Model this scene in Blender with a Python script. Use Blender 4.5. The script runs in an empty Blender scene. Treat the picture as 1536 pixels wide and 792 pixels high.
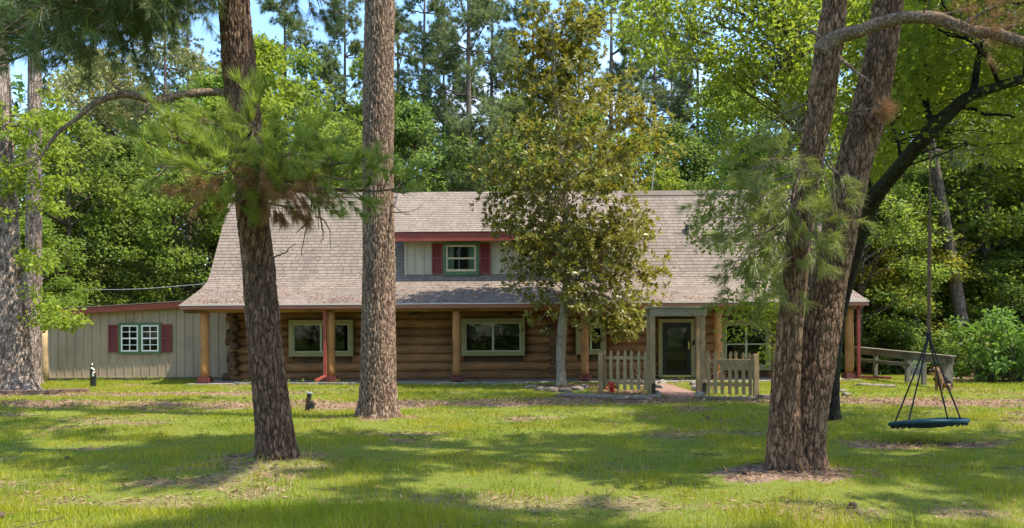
import bpy, math, random
import numpy as np
from mathutils import Vector, Matrix

R = math.radians
rng = np.random.default_rng(11)
random.seed(11)
SC = bpy.context.scene
COL = SC.collection

# ------------------------------------------------------------------ camera geometry
F, HZ, CH = 1109.0, 505.0, 1.5          # focal length in photo pixels, horizon row, eye height
ROLL = R(0.35)
cR, sR = math.cos(ROLL), math.sin(ROLL)


def un(px, py):
    dx, dy = px - 768.0, HZ - py
    return dx * cR + dy * sR, -dx * sR + dy * cR


def P(px, py, Y):
    dx, dy = un(px, py)
    return np.array([dx / F * Y, Y, CH + dy / F * Y])


def G(px, py):
    dx, dy = un(px, py)
    Y = CH * F / -dy
    return np.array([dx / F * Y, Y, 0.0])


# ------------------------------------------------------------------ noise
def _h(i, j, k, s):
    n = (i.astype(np.int64) * 374761393 + j.astype(np.int64) * 668265263
         + k.astype(np.int64) * 2147483647 + s * 974711) & 0xffffffff
    n = ((n ^ (n >> 13)) * 1274126177) & 0xffffffff
    n = ((n ^ (n >> 16)) * 2246822519) & 0xffffffff
    return ((n ^ (n >> 15)) & 0xffffff) / float(0xffffff)


def vnoise(p, s=0):
    p = np.asarray(p, float)
    f = np.floor(p)
    t = p - f
    t = t * t * (3 - 2 * t)
    i, j, k = f[..., 0], f[..., 1], f[..., 2]
    r = 0
    for a in (0, 1):
        for b in (0, 1):
            for c in (0, 1):
                w = (t[..., 0] if a else 1 - t[..., 0]) * (t[..., 1] if b else 1 - t[..., 1]) * (t[..., 2] if c else 1 - t[..., 2])
                r = r + w * _h(i + a, j + b, k + c, s)
    return r


def fbm(p, s=0, o=4):
    p = np.asarray(p, float)
    r, a, tot = 0, 1.0, 0
    for q in range(o):
        r = r + a * vnoise(p * 2 ** q, s + q * 17)
        tot += a
        a *= 0.5
    return r / tot


def fbm2(x, y, s=0, o=4):
    return fbm(np.stack([x, y, np.zeros_like(x)], -1), s, o)


def worley(p, s=0):
    f = np.floor(p)
    d1 = np.full(p.shape[:-1], 9.0)
    d2 = np.full(p.shape[:-1], 9.0)
    for a in (-1, 0, 1):
        for b in (-1, 0, 1):
            for c in (-1, 0, 1):
                q = f + np.array([a, b, c])
                o = np.stack([_h(q[..., 0], q[..., 1], q[..., 2], s + m) for m in (1, 2, 3)], -1)
                d = np.linalg.norm(q + o - p, axis=-1)
                n = d < d1
                d2 = np.where(n, d1, np.minimum(d2, d))
                d1 = np.where(n, d, d1)
    return d1, d2


def sm(a, b, x):
    t = np.clip((x - a) / (b - a), 0, 1)
    return t * t * (3 - 2 * t)


# ------------------------------------------------------------------ object helpers
def tag(o, label=None, cat=None, group=None, kind=None):
    if label: o['label'] = label
    if cat: o['category'] = cat
    if group: o['group'] = group
    if kind: o['kind'] = kind
    return o


def thing(name, label, cat, loc=(0, 0, 0), rz=0, group=None):
    o = bpy.data.objects.new(name, None)
    o.empty_display_size = 0.2
    COL.objects.link(o)
    o.location = loc
    o.rotation_euler = (0, 0, rz)
    return tag(o, label, cat, group)


def link(name, me, mat=None, parent=None):
    o = bpy.data.objects.new(name, me)
    COL.objects.link(o)
    if mat and not me.materials: me.materials.append(mat)
    if parent:
        o.parent = parent
    return o


def copy_thing(root, loc, rz=0, scale=None, label=None, group=None):
    r = root.copy()
    COL.objects.link(r)
    r.location = loc
    r.rotation_euler = (0, 0, rz)
    if scale: r.scale = scale
    if label: r['label'] = label
    if group: r['group'] = group
    for ch in list(root.children):
        c = ch.copy(); COL.objects.link(c); c.parent = r
        for g in list(ch.children):
            d = g.copy(); COL.objects.link(d); d.parent = c
    return r


class MB:
    def __init__(s, off=(0, 0, 0)):
        s.v, s.f, s.uv = [], [], []
        s.off = np.array(off, float)

    def add(s, verts, faces, uvs=None):
        o = len(s.v)
        s.v += [tuple(np.asarray(v, float) - s.off) for v in verts]
        s.f += [tuple(i + o for i in f) for f in faces]
        if uvs: s.uv += uvs
        return s

    def box(s, x0, x1, y0, y1, z0, z1):
        v = [(x0, y0, z0), (x1, y0, z0), (x1, y1, z0), (x0, y1, z0), (x0, y0, z1), (x1, y0, z1), (x1, y1, z1), (x0, y1, z1)]
        return s.add(v, [(0, 3, 2, 1), (4, 5, 6, 7), (0, 1, 5, 4), (1, 2, 6, 5), (2, 3, 7, 6), (3, 0, 4, 7)])

    def bar(s, p, q, w, h, up=(0, 0, 1)):
        p, q = np.asarray(p, float), np.asarray(q, float)
        d = (q - p) / np.linalg.norm(q - p)
        u = np.asarray(up, float)
        a = np.cross(d, u); a /= np.linalg.norm(a)
        b = np.cross(a, d)
        v = []
        for c in (p, q):
            for sa, sb in ((-1, -1), (1, -1), (1, 1), (-1, 1)):
                v.append(c + a * sa * w / 2 + b * sb * h / 2)
        return s.add(v, [(3, 2, 1, 0), (4, 5, 6, 7), (0, 1, 5, 4), (1, 2, 6, 5), (2, 3, 7, 6), (3, 0, 4, 7)])

    def prism(s, poly, axis, a0, a1):
        """poly of 2D points extruded along axis 0/1/2 (remaining axes in order)."""
        n = len(poly)
        v = []
        for a in (a0, a1):
            for p in poly:
                c = [0, 0, 0]
                rest = [i for i in (0, 1, 2) if i != axis]
                c[axis] = a; c[rest[0]] = p[0]; c[rest[1]] = p[1]
                v.append(tuple(c))
        f = [tuple(range(n)), tuple(range(2 * n - 1, n - 1, -1))]
        f += [(i, i + n, (i + 1) % n + n, (i + 1) % n) for i in range(n)]
        return s.add(v, f)

    def tube(s, pts, rad, seg=8, cap=True, rough=0.0, seed=0):
        v, f = tube_np(pts, rad, seg, rough, seed)
        faces = [tuple(q) for q in f]
        n = len(pts)
        if cap:
            faces.append(tuple(range(seg - 1, -1, -1)))
            faces.append(tuple((n - 1) * seg + i for i in range(seg)))
        return s.add(v, faces)

    def build(s, name, mat, parent=None, smooth=False, bevel=0.0, recalc=True):
        me = bpy.data.meshes.new(name)
        me.from_pydata(s.v, [], s.f)
        if recalc:
            import bmesh
            bm = bmesh.new(); bm.from_mesh(me)
            bmesh.ops.recalc_face_normals(bm, faces=bm.faces)
            bm.to_mesh(me); bm.free()
        if s.uv:
            ul = me.uv_layers.new(name='UVMap')
            for lp in me.loops:
                ul.data[lp.index].uv = s.uv[lp.vertex_index]
        if smooth:
            me.polygons.foreach_set('use_smooth', [True] * len(me.polygons))
        o = link(name, me, mat, parent)
        o.location = tuple(s.off)
        if parent:
            pl = Vector(parent.location)
            q = parent.parent
            while q:
                pl += Vector(q.location); q = q.parent
            if parent.rotation_euler.z == 0:
                o.location = Vector(s.off) - pl
        if bevel:
            m = o.modifiers.new('bevel', 'BEVEL'); m.width = bevel; m.segments = 2; m.limit_method = 'ANGLE'
        return o


def frames(pts):
    pts = np.asarray(pts, float)
    t = np.gradient(pts, axis=0)
    t /= np.linalg.norm(t, axis=1)[:, None] + 1e-9
    ref = np.array([1.0, 0, 0]) if abs(t[0][0]) < 0.8 else np.array([0, 0, 1.0])
    a = []
    for d in t:
        ref = ref - d * np.dot(ref, d); ref = ref / np.linalg.norm(ref)
        a.append(ref.copy())
    a = np.array(a)
    return t, a, np.cross(t, a)


def tube_np(pts, rad, seg=8, rough=0.0, seed=0):
    pts = np.asarray(pts, float)
    n = len(pts)
    rad = np.broadcast_to(np.asarray(rad, float), (n,))
    t, a, b = frames(pts)
    th = np.linspace(0, 2 * math.pi, seg, endpoint=False)
    dirs = a[:, None, :] * np.cos(th)[None, :, None] + b[:, None, :] * np.sin(th)[None, :, None]
    rr = rad[:, None] * np.ones((1, seg))
    if rough:
        rr = rr * (1 + rough * (vnoise(np.stack([np.cos(th)[None, :] * 1.5 + 0 * rr, np.sin(th)[None, :] * 1.5 + 0 * rr,
                                                 np.arange(n)[:, None] * 0.6 + 0 * rr], -1), seed) - 0.5) * 2)
    v = (pts[:, None, :] + dirs * rr[..., None]).reshape(-1, 3)
    i = np.arange(n - 1)[:, None] * seg
    j = np.arange(seg)[None, :]
    k = (j + 1) % seg
    f = np.stack([i + j, i + k, i + seg + k, i + seg + j], -1).reshape(-1, 4)
    return v, f


def spline(ctrl, n):
    """Catmull-Rom through control points (any dimension)."""
    c = np.asarray(ctrl, float)
    c = np.vstack([2 * c[0] - c[1], c, 2 * c[-1] - c[-2]])
    m = len(c) - 3
    u = np.linspace(0, m - 1e-6, n)
    i = u.astype(int)
    t = (u - i)[:, None]
    p0, p1, p2, p3 = c[i], c[i + 1], c[i + 2], c[i + 3]
    return 0.5 * (2 * p1 + (p2 - p0) * t + (2 * p0 - 5 * p1 + 4 * p2 - p3) * t ** 2 + (3 * p1 - p0 - 3 * p2 + p3) * t ** 3)


def npmesh(name, v, k, mat=None, quads=None, smooth=False):
    """v: (N,3) with k consecutive vertices per face, or explicit quads array."""
    v = np.ascontiguousarray(v, dtype=np.float32)
    me = bpy.data.meshes.new(name)
    me.vertices.add(len(v)); me.vertices.foreach_set('co', v.ravel())
    if quads is None:
        nf = len(v) // k
        idx = np.arange(nf * k, dtype=np.int32)
    else:
        q = np.asarray(quads, np.int32); nf, k = q.shape
        idx = q.ravel()
    me.loops.add(nf * k); me.loops.foreach_set('vertex_index', idx)
    me.polygons.add(nf)
    me.polygons.foreach_set('loop_start', np.arange(nf, dtype=np.int32) * k)
    if smooth: me.polygons.foreach_set('use_smooth', np.ones(nf, dtype=bool))
    me.update(calc_edges=True)
    if mat: me.materials.append(mat)
    return me


def unit(v):
    return v / (np.linalg.norm(v, axis=-1, keepdims=True) + 1e-9)


def rand_dir(n):
    return unit(rng.normal(size=(n, 3)))


def leaves(c, axis, nrm, L, W, fold=0.15):
    """rhombic folded leaves: 4 verts each."""
    axis = unit(axis)
    nrm = unit(nrm - axis * (nrm * axis).sum(-1, keepdims=True))
    side = np.cross(nrm, axis)
    n = len(c)
    L = np.broadcast_to(np.asarray(L, float), (n,))[:, None]
    W = np.broadcast_to(np.asarray(W, float), (n,))[:, None]
    mid = c + axis * L * 0.55
    v = np.stack([c, mid + side * W / 2 + nrm * W * fold, c + axis * L - nrm * L * 0.08, mid - side * W / 2 + nrm * W * fold], 1)
    return v.reshape(-1, 3)


def needles(tip, d, n, L, w, spread=0.85, droop=0.15):
    """tufts of needles: tip (T,3), d (T,3) -> triangles."""
    T = len(tip)
    dd = np.repeat(unit(d), n, 0) + rand_dir(T * n) * spread
    dd[:, 2] -= droop
    dd = unit(dd)
    base = np.repeat(tip, n, 0) + rand_dir(T * n) * 0.02
    Ls = L * rng.uniform(0.65, 1.1, (T * n, 1))
    s = unit(np.cross(dd, rand_dir(T * n)))
    v = np.stack([base - s * w / 2, base + s * w / 2, base + dd * Ls], 1)
    return v.reshape(-1, 3)


def leaf_clusters(cen, rad, per, L, W, flat=0.55, updir=0.7):
    """cen (K,3), rad scalar or (K,) -> leaf verts"""
    K = len(cen)
    rad = np.broadcast_to(np.asarray(rad, float), (K,))
    c = np.repeat(cen, per, 0); r = np.repeat(rad, per)[:, None]
    o = rand_dir(K * per) * rng.uniform(0, 1, (K * per, 1)) ** (1 / 2.2) * r
    o[:, 2] *= flat
    p = c + o
    ax = unit(o + 1e-4) * 0.7 + rand_dir(K * per) * 0.8; ax[:, 2] -= 0.25
    nr = np.tile([0, 0, updir], (K * per, 1)) + rand_dir(K * per) * 0.75
    s = rng.uniform(0.65, 1.2, K * per)
    return leaves(p, ax, nr, L * s, W * s)


# ------------------------------------------------------------------ materials
def newmat(name):
    m = bpy.data.materials.new(name); m.use_nodes = True
    nt = m.node_tree
    for n in list(nt.nodes): nt.nodes.remove(n)
    out = nt.nodes.new('ShaderNodeOutputMaterial')
    return m, nt, out


def N(nt, t, **kw):
    n = nt.nodes.new('ShaderNode' + t)
    for k, v in kw.items():
        if k in n.inputs.keys() if hasattr(n.inputs, 'keys') else False:
            n.inputs[k].default_value = v
        else:
            setattr(n, k, v)
    return n


def ramp(nt, fac, stops, interp='LINEAR'):
    r = nt.nodes.new('ShaderNodeValToRGB')
    r.color_ramp.interpolation = interp
    e = r.color_ramp.elements
    while len(e) < len(stops): e.new(0.5)
    for i, (p, c) in enumerate(stops):
        e[i].position = p
        e[i].color = (c[0], c[1], c[2], 1)
    nt.links.new(fac, r.inputs[0])
    return r.outputs[0]


def mixc(nt, fac, a, b, mode='MIX'):
    m = nt.nodes.new('ShaderNodeMix'); m.data_type = 'RGBA'; m.blend_type = mode
    for sock, val in ((m.inputs[0], fac), (m.inputs[6], a), (m.inputs[7], b)):
        if isinstance(val, bpy.types.NodeSocket): nt.links.new(val, sock)
        elif isinstance(val, (int, float)): sock.default_value = val
        else: sock.default_value = (*val, 1)
    return m.outputs[2]


def math_(nt, op, a, b=0.0):
    m = nt.nodes.new('ShaderNodeMath'); m.operation = op
    for i, val in enumerate((a, b)):
        if isinstance(val, bpy.types.NodeSocket): nt.links.new(val, m.inputs[i])
        else: m.inputs[i].default_value = val
    return m.outputs[0]


def coords(nt, scale=(1, 1, 1), out='Object'):
    t = nt.nodes.new('ShaderNodeTexCoord')
    mp = nt.nodes.new('ShaderNodeMapping'); mp.inputs['Scale'].default_value = scale
    nt.links.new(t.outputs[out], mp.inputs[0])
    return mp.outputs[0]


def noise(nt, vec, scale, detail=5, rough=0.6):
    n = nt.nodes.new('ShaderNodeTexNoise')
    n.inputs['Scale'].default_value = scale; n.inputs['Detail'].default_value = detail; n.inputs['Roughness'].default_value = rough
    nt.links.new(vec, n.inputs['Vector'])
    return n.outputs[0]


def principled(nt, out, col, rough=0.7, spec=0.3, bump=None, bstr=0.5, bdist=0.01, metal=0.0):
    p = nt.nodes.new('ShaderNodeBsdfPrincipled')
    if isinstance(col, bpy.types.NodeSocket): nt.links.new(col, p.inputs['Base Color'])
    else: p.inputs['Base Color'].default_value = (*col, 1)
    if isinstance(rough, bpy.types.NodeSocket): nt.links.new(rough, p.inputs['Roughness'])
    else: p.inputs['Roughness'].default_value = rough
    p.inputs['Specular IOR Level'].default_value = spec
    p.inputs['Metallic'].default_value = metal
    if bump is not None:
        b = nt.nodes.new('ShaderNodeBump'); b.inputs['Strength'].default_value = bstr; b.inputs['Distance'].default_value = bdist
        nt.links.new(bump, b.inputs['Height']); nt.links.new(b.outputs[0], p.inputs['Normal'])
    if out is not None: nt.links.new(p.outputs[0], out.inputs[0])
    return p


def painted(name, col, rough=0.55, var=0.18, grain=(1, 1, 1), scale=6, bump=0.15, dirt=None):
    m, nt, out = newmat(name)
    v = coords(nt, grain)
    n1 = noise(nt, v, scale, 6)
    d = tuple(c * (1 - var) for c in col); l = tuple(min(1, c * (1 + var)) for c in col)
    c = ramp(nt, n1, [(0.3, d), (0.7, l)])
    n2 = noise(nt, v, scale * 7, 4)
    if dirt:
        n3 = noise(nt, coords(nt), 1.7, 6, 0.7)
        f = ramp(nt, n3, [(0.5, (0, 0, 0)), (0.72, (0.7, 0.7, 0.7))])
        c = mixc(nt, f, c, dirt)
    principled(nt, out, c, rough, 0.3, n2, bump, 0.01)
    return m


def wood(name, dark, light, scale=3.0, grain=(1, 1, 12), rough=0.75, bump=0.4, spec=0.2):
    """weathered or stained wood with grain along the axis of the smallest factor."""
    m, nt, out = newmat(name)
    v = coords(nt, grain)
    n1 = noise(nt, v, scale, 8, 0.65)
    n2 = noise(nt, coords(nt), 1.3, 4)
    c = ramp(nt, n1, [(0.3, dark), (0.68, light)])
    c = mixc(nt, 0.45, c, ramp(nt, n2, [(0.3, tuple(x * 0.55 for x in dark)), (0.7, light)]))
    # drying checks along the grain and knots
    ck = noise(nt, coords(nt, tuple(g * (0.35 if g == min(grain) else 2.2) for g in grain)), scale * 1.3, 3, 0.5)
    cm = ramp(nt, ck, [(0.0, (0, 0, 0)), (0.485, (0, 0, 0)), (0.5, (0.85, 0.85, 0.85)), (0.515, (0, 0, 0))])
    c = mixc(nt, cm, c, tuple(x * 0.3 for x in dark))
    gi = nt.nodes.new('ShaderNodeNewGeometry')
    tone = ramp(nt, gi.outputs['Random Per Island'], [(0.0, (0.68, 0.66, 0.66)), (0.5, (1, 1, 1)), (1.0, (1.22, 1.16, 1.08))])
    c = mixc(nt, 1.0, c, tone, 'MULTIPLY')
    kv = nt.nodes.new('ShaderNodeTexVoronoi'); kv.inputs['Scale'].default_value = 2.3
    nt.links.new(coords(nt, tuple(0.7 if g == min(grain) else 1.2 for g in grain)), kv.inputs['Vector'])
    c = mixc(nt, ramp(nt, kv.outputs['Distance'], [(0.03, (0.8, 0.8, 0.8)), (0.09, (0, 0, 0))]), c, tuple(x * 0.4 for x in dark))
    principled(nt, out, c, rough, spec, n1, bump, 0.012)
    return m


def leafmat(name, cols, trans=0.4, tcol=(0.25, 0.4, 0.03), rough=0.5, spec=0.2, back=None, patch=False):
    m, nt, out = newmat(name)
    g = nt.nodes.new('ShaderNodeNewGeometry')
    n = len(cols)
    c = ramp(nt, g.outputs['Random Per Island'], [(i / max(1, n - 1), x) for i, x in enumerate(cols)])
    oi = nt.nodes.new('ShaderNodeObjectInfo')
    hs = nt.nodes.new('ShaderNodeHueSaturation')
    hv = math_(nt, 'MULTIPLY_ADD', oi.outputs['Random'], 0.03)
    nt.nodes[-1].inputs[2].default_value = 0.485
    nt.links.new(hv, hs.inputs['Hue']); nt.links.new(c, hs.inputs['Color'])
    vv = math_(nt, 'MULTIPLY_ADD', oi.outputs['Random'], 0.3)
    nt.nodes[-1].inputs[2].default_value = 0.85
    nt.links.new(vv, hs.inputs['Value'])
    c = hs.outputs[0]
    cf = mixc(nt, g.outputs['Backfacing'], c, back) if back else c
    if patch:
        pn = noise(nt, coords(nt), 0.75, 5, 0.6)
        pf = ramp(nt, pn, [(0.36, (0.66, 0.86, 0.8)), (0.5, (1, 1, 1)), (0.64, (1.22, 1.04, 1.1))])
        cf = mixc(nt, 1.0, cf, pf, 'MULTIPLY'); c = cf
    p = principled(nt, None, cf, rough, spec)
    t = nt.nodes.new('ShaderNodeBsdfTranslucent')
    tc = mixc(nt, 0.55, c, tcol)
    nt.links.new(tc, t.inputs[0])
    mx = nt.nodes.new('ShaderNodeMixShader'); mx.inputs[0].default_value = trans
    nt.links.new(p.outputs[0], mx.inputs[1]); nt.links.new(t.outputs[0], mx.inputs[2])
    nt.links.new(mx.outputs[0], out.inputs[0])
    return m


def barkmat(name, crack, plate, pale, scale=9.0, stretch=0.3, bump=0.9, attr=True, moss=None):
    m, nt, out = newmat(name)
    v = coords(nt, (1, 1, stretch))
    w = nt.nodes.new('ShaderNodeTexVoronoi'); w.feature = 'DISTANCE_TO_EDGE'
    w.inputs['Scale'].default_value = scale * 1.6
    nn = noise(nt, v, scale * 0.8, 4)
    # wobble the cells
    vm = nt.nodes.new('ShaderNodeVectorMath'); vm.operation = 'SCALE'; vm.inputs[3].default_value = 0.12
    tn = nt.nodes.new('ShaderNodeTexNoise'); tn.inputs['Scale'].default_value = scale * 1.1; nt.links.new(v, tn.inputs['Vector'])
    nt.links.new(tn.outputs['Color'], vm.inputs[0])
    va = nt.nodes.new('ShaderNodeVectorMath'); nt.links.new(v, va.inputs[0]); nt.links.new(vm.outputs[0], va.inputs[1])
    nt.links.new(va.outputs[0], w.inputs['Vector'])
    e = ramp(nt, w.outputs['Distance'], [(0.0, (0, 0, 0)), (0.22, (1, 1, 1))])
    fine = noise(nt, v, scale * 6, 6, 0.7)
    h = math_(nt, 'ADD', math_(nt, 'MULTIPLY', e, 0.7), math_(nt, 'MULTIPLY', fine, 0.55))
    c = ramp(nt, fine, [(0.3, plate), (0.68, pale)])
    c = mixc(nt, 0.5, c, ramp(nt, nn, [(0.35, plate), (0.65, pale)]))
    c = mixc(nt, ramp(nt, e, [(0.0, (0.75, 0.75, 0.75)), (0.8, (0, 0, 0))]), c, crack)
    if attr:
        a = nt.nodes.new('ShaderNodeAttribute'); a.attribute_name = 'plate'
        c = mixc(nt, ramp(nt, a.outputs['Fac'], [(0.0, (0.88, 0.88, 0.88)), (0.55, (0, 0, 0))]), c, crack)
    if moss:
        c = mixc(nt, ramp(nt, noise(nt, coords(nt), 2.2, 6, 0.7), [(0.45, (0, 0, 0)), (0.65, (0.8, 0.8, 0.8))]), c, moss)
    principled(nt, out, c, 0.9, 0.12, h, bump, 0.02)
    return m


def glassmat(name, tint=(0.75, 0.8, 0.78), refl=0.16):
    m, nt, out = newmat(name)
    tr = nt.nodes.new('ShaderNodeBsdfTransparent'); tr.inputs[0].default_value = (*tint, 1)
    gl = nt.nodes.new('ShaderNodeBsdfGlossy'); gl.inputs['Roughness'].default_value = 0.03
    fr = nt.nodes.new('ShaderNodeFresnel'); fr.inputs[0].default_value = 1.32
    nb = noise(nt, coords(nt), 1.1, 2)
    b = nt.nodes.new('ShaderNodeBump'); b.inputs['Strength'].default_value = 0.05; b.inputs['Distance'].default_value = 0.05
    nt.links.new(nb, b.inputs['Height']); nt.links.new(b.outputs[0], gl.inputs['Normal'])
    mx = nt.nodes.new('ShaderNodeMixShader')
    nt.links.new(math_(nt, 'ADD', fr.outputs[0], refl), mx.inputs[0])
    nt.links.new(tr.outputs[0], mx.inputs[1]); nt.links.new(gl.outputs[0], mx.inputs[2]); nt.links.new(mx.outputs[0], out.inputs[0])
    return m


M = {}
M['log'] = wood('log_stain', (0.105, 0.053, 0.022), (0.38, 0.195, 0.078), 3.0, (0.5, 7, 7), 0.7, 0.5)
M['log_end'] = wood('log_end_grain', (0.045, 0.028, 0.018), (0.16, 0.095, 0.05), 6.0, (2, 2, 2), 0.85, 0.5)
M['post'] = wood('post_stain', (0.27, 0.12, 0.04), (0.47, 0.235, 0.088), 3.0, (8, 8, 0.7), 0.6, 0.3)
M['gray_wood'] = wood('weathered_gray_wood', (0.20, 0.135, 0.06), (0.50, 0.37, 0.20), 4.0, (8, 8, 0.7), 0.85, 0.6)
M['gray_rail'] = wood('weathered_rail_wood', (0.10, 0.085, 0.06), (0.27, 0.24, 0.18), 4.0, (1, 1, 8), 0.85, 0.6)
M['beam_wood'] = wood('weathered_beam_wood', (0.20, 0.165, 0.105), (0.45, 0.39, 0.275), 4.0, (1, 8, 8), 0.85, 0.6)
M['timber'] = wood('landscape_timber', (0.14, 0.08, 0.05), (0.36, 0.23, 0.15), 4.0, (0.8, 8, 8), 0.9, 0.6)
M['dark_wood'] = wood('dark_stake_wood', (0.03, 0.02, 0.013), (0.10, 0.07, 0.045), 4.0, (8, 8, 1), 0.85, 0.5)
M['red'] = painted('red_trim_paint', (0.24, 0.052, 0.034), 0.5, 0.18, (0.3, 1, 1), 3)
M['shutter'] = painted('dark_red_shutter_paint', (0.175, 0.036, 0.026), 0.5, 0.15)
M['post_base'] = painted('maroon_post_base', (0.10, 0.026, 0.022), 0.6, 0.2)
M['brownred'] = painted('brown_gutter_paint', (0.26, 0.105, 0.07), 0.45, 0.15, (0.2, 1, 1), 3)
M['drip'] = painted('pale_drip_edge', (0.62, 0.56, 0.50), 0.45, 0.1, (0.2, 1, 1), 3)
M['green'] = painted('olive_window_trim', (0.235, 0.205, 0.085), 0.55, 0.14, (1, 1, 1), 4)
M['dgreen'] = painted('dark_green_window_trim', (0.075, 0.135, 0.055), 0.55, 0.15, (1, 1, 1), 4)
M['siding'] = painted('taupe_siding', (0.33, 0.25, 0.165), 0.7, 0.12, (1, 1, 0.2), 2.5, 0.25, (0.20, 0.165, 0.11))
M['cream'] = painted('cream_dormer_siding', (0.40, 0.36, 0.265), 0.7, 0.12, (1, 1, 0.2), 2.5, 0.25, (0.27, 0.235, 0.17))
M['sash'] = painted('cream_sash', (0.50, 0.40, 0.25), 0.5, 0.08)
M['white'] = painted('white_window_paint', (0.78, 0.77, 0.72), 0.45, 0.05)
M['pale_sash'] = painted('pale_green_sash', (0.34, 0.37, 0.22), 0.5, 0.08)
M['black'] = painted('black_door_paint', (0.009, 0.007, 0.006), 0.4, 0.25)
M['metal'] = painted('dull_gray_metal', (0.32, 0.33, 0.33), 0.4, 0.1)
M['brass'] = painted('brass_sill', (0.60, 0.40, 0.10), 0.35, 0.15)
M['dark_in'] = painted('unlit_interior_tone', (0.06, 0.05, 0.04), 0.9, 0.2)  # gloom of the rooms and doorway put into the colour
M['curtain'] = painted('white_curtain_cloth', (0.75, 0.72, 0.66), 0.9, 0.06, (6, 6, 0.3), 3)
M['blind'] = painted('gray_blind_cloth', (0.22, 0.22, 0.2), 0.9, 0.1)
M['concrete'] = painted('old_concrete', (0.24, 0.20, 0.155), 0.9, 0.25, (1, 1, 1), 3, 0.4, (0.16, 0.14, 0.10))
M['stone'] = painted('edging_stone', (0.15, 0.12, 0.09), 0.9, 0.4, (1, 1, 1), 5, 0.6, (0.12, 0.10, 0.07))
M['white_stone'] = painted('pale_limestone', (0.22, 0.19, 0.145), 0.9, 0.35, (1, 1, 1), 6, 0.6, (0.25, 0.22, 0.16))
M['soffit'] = painted('soffit_paint', (0.22, 0.12, 0.07), 0.7, 0.15)
M['plastic'] = painted('black_plastic', (0.022, 0.025, 0.022), 0.45, 0.2)
M['teal'] = painted('teal_swing_cover', (0.014, 0.062, 0.075), 0.5, 0.15)
M['rope'] = painted('black_rope_fibre', (0.02, 0.02, 0.024), 0.8, 0.2)
M['brown_rope'] = painted('old_brown_rope', (0.13, 0.08, 0.045), 0.9, 0.25, (1, 1, 3), 12)
M['redflower'] = painted('red_petals', (0.65, 0.02, 0.02), 0.6, 0.2)
M['glass'] = glassmat('window_glass', (0.62, 0.68, 0.62), 0.0)
M['wire'] = painted('gray_wire', (0.35, 0.36, 0.36), 0.5, 0.1)


def shingle_mat():
    m, nt, out = newmat('asphalt_shingles')
    t = nt.nodes.new('ShaderNodeTexCoord')
    b = nt.nodes.new('ShaderNodeTexBrick')
    nt.links.new(t.outputs['UV'], b.inputs['Vector'])
    b.inputs['Color1'].default_value = (0.25, 0.20, 0.155, 1)
    b.inputs['Color2'].default_value = (0.12, 0.09, 0.078, 1)
    b.inputs['Mortar'].default_value = (0.06, 0.045, 0.037, 1)  # dark joints, deepened to carry the shadow under the tabs
    b.inputs['Scale'].default_value = 1.0
    b.inputs['Mortar Size'].default_value = 0.017
    b.inputs['Bias'].default_value = -0.1
    b.inputs['Brick Width'].default_value = 0.30
    b.inputs['Row Height'].default_value = 0.145
    b.offset = 0.37; b.offset_frequency = 3; b.squash = 0.8; b.squash_frequency = 2
    st = noise(nt, coords(nt, (2.2, 0.25, 0.25)), 1.0, 5, 0.65)
    n = math_(nt, 'ADD', math_(nt, 'MULTIPLY', noise(nt, coords(nt), 0.9, 5), 0.5), math_(nt, 'MULTIPLY', st, 0.5))
    c = mixc(nt, 0.42, b.outputs['Color'], ramp(nt, n, [(0.38, (0.115, 0.093, 0.073)), (0.62, (0.255, 0.205, 0.16))]))
    n2 = noise(nt, coords(nt), 130, 2)
    c = mixc(nt, 0.25, c, ramp(nt, n2, [(0.3, (0.13, 0.10, 0.085)), (0.7, (0.38, 0.32, 0.27))]))
    h = math_(nt, 'ADD', math_(nt, 'MULTIPLY', b.outputs['Fac'], -1.0), math_(nt, 'MULTIPLY', n2, 0.25))
    principled(nt, out, c, 0.92, 0.15, h, 0.6, 0.008)
    return m


def brick_mat():
    m, nt, out = newmat('brick_paving')
    b = nt.nodes.new('ShaderNodeTexBrick')
    nt.links.new(coords(nt), b.inputs['Vector'])
    b.inputs['Color1'].default_value = (0.26, 0.13, 0.095, 1); b.inputs['Color2'].default_value = (0.19, 0.10, 0.075, 1)
    b.inputs['Mortar'].default_value = (0.2, 0.17, 0.14, 1); b.inputs['Scale'].default_value = 1
    b.inputs['Brick Width'].default_value = 0.2; b.inputs['Row Height'].default_value = 0.1; b.inputs['Mortar Size'].default_value = 0.008
    c = mixc(nt, 0.4, b.outputs['Color'], ramp(nt, noise(nt, coords(nt), 5, 5), [(0.3, (0.13, 0.085, 0.06)), (0.7, (0.30, 0.18, 0.135))]))
    principled(nt, out, c, 0.9, 0.2, b.outputs['Fac'], -0.4, 0.01)
    return m


M['shingle'] = shingle_mat()
M['brick'] = brick_mat()
M['bark_dark'] = barkmat('pine_bark_brown', (0.026, 0.015, 0.010), (0.15, 0.083, 0.05), (0.29, 0.185, 0.122), 9)
M['bark_pale'] = barkmat('pine_bark_pale', (0.045, 0.027, 0.018), (0.19, 0.12, 0.08), (0.40, 0.285, 0.205), 10)
M['bark_gray'] = barkmat('pine_bark_gray', (0.05, 0.034, 0.025), (0.22, 0.16, 0.125), (0.44, 0.355, 0.295), 10)
M['bark_red'] = barkmat('pine_bark_reddish', (0.033, 0.018, 0.010), (0.20, 0.108, 0.058), (0.39, 0.245, 0.15), 9)
M['bark_black'] = barkmat('oak_bark_dark', (0.008, 0.006, 0.005), (0.030, 0.023, 0.016), (0.075, 0.060, 0.042), 12, 0.35, 0.9, True, (0.035, 0.045, 0.015))
M['bark_limb'] = barkmat('limb_bark', (0.04, 0.026, 0.018), (0.165, 0.11, 0.075), (0.32, 0.235, 0.17), 16, 0.6, 0.7, False)
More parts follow.
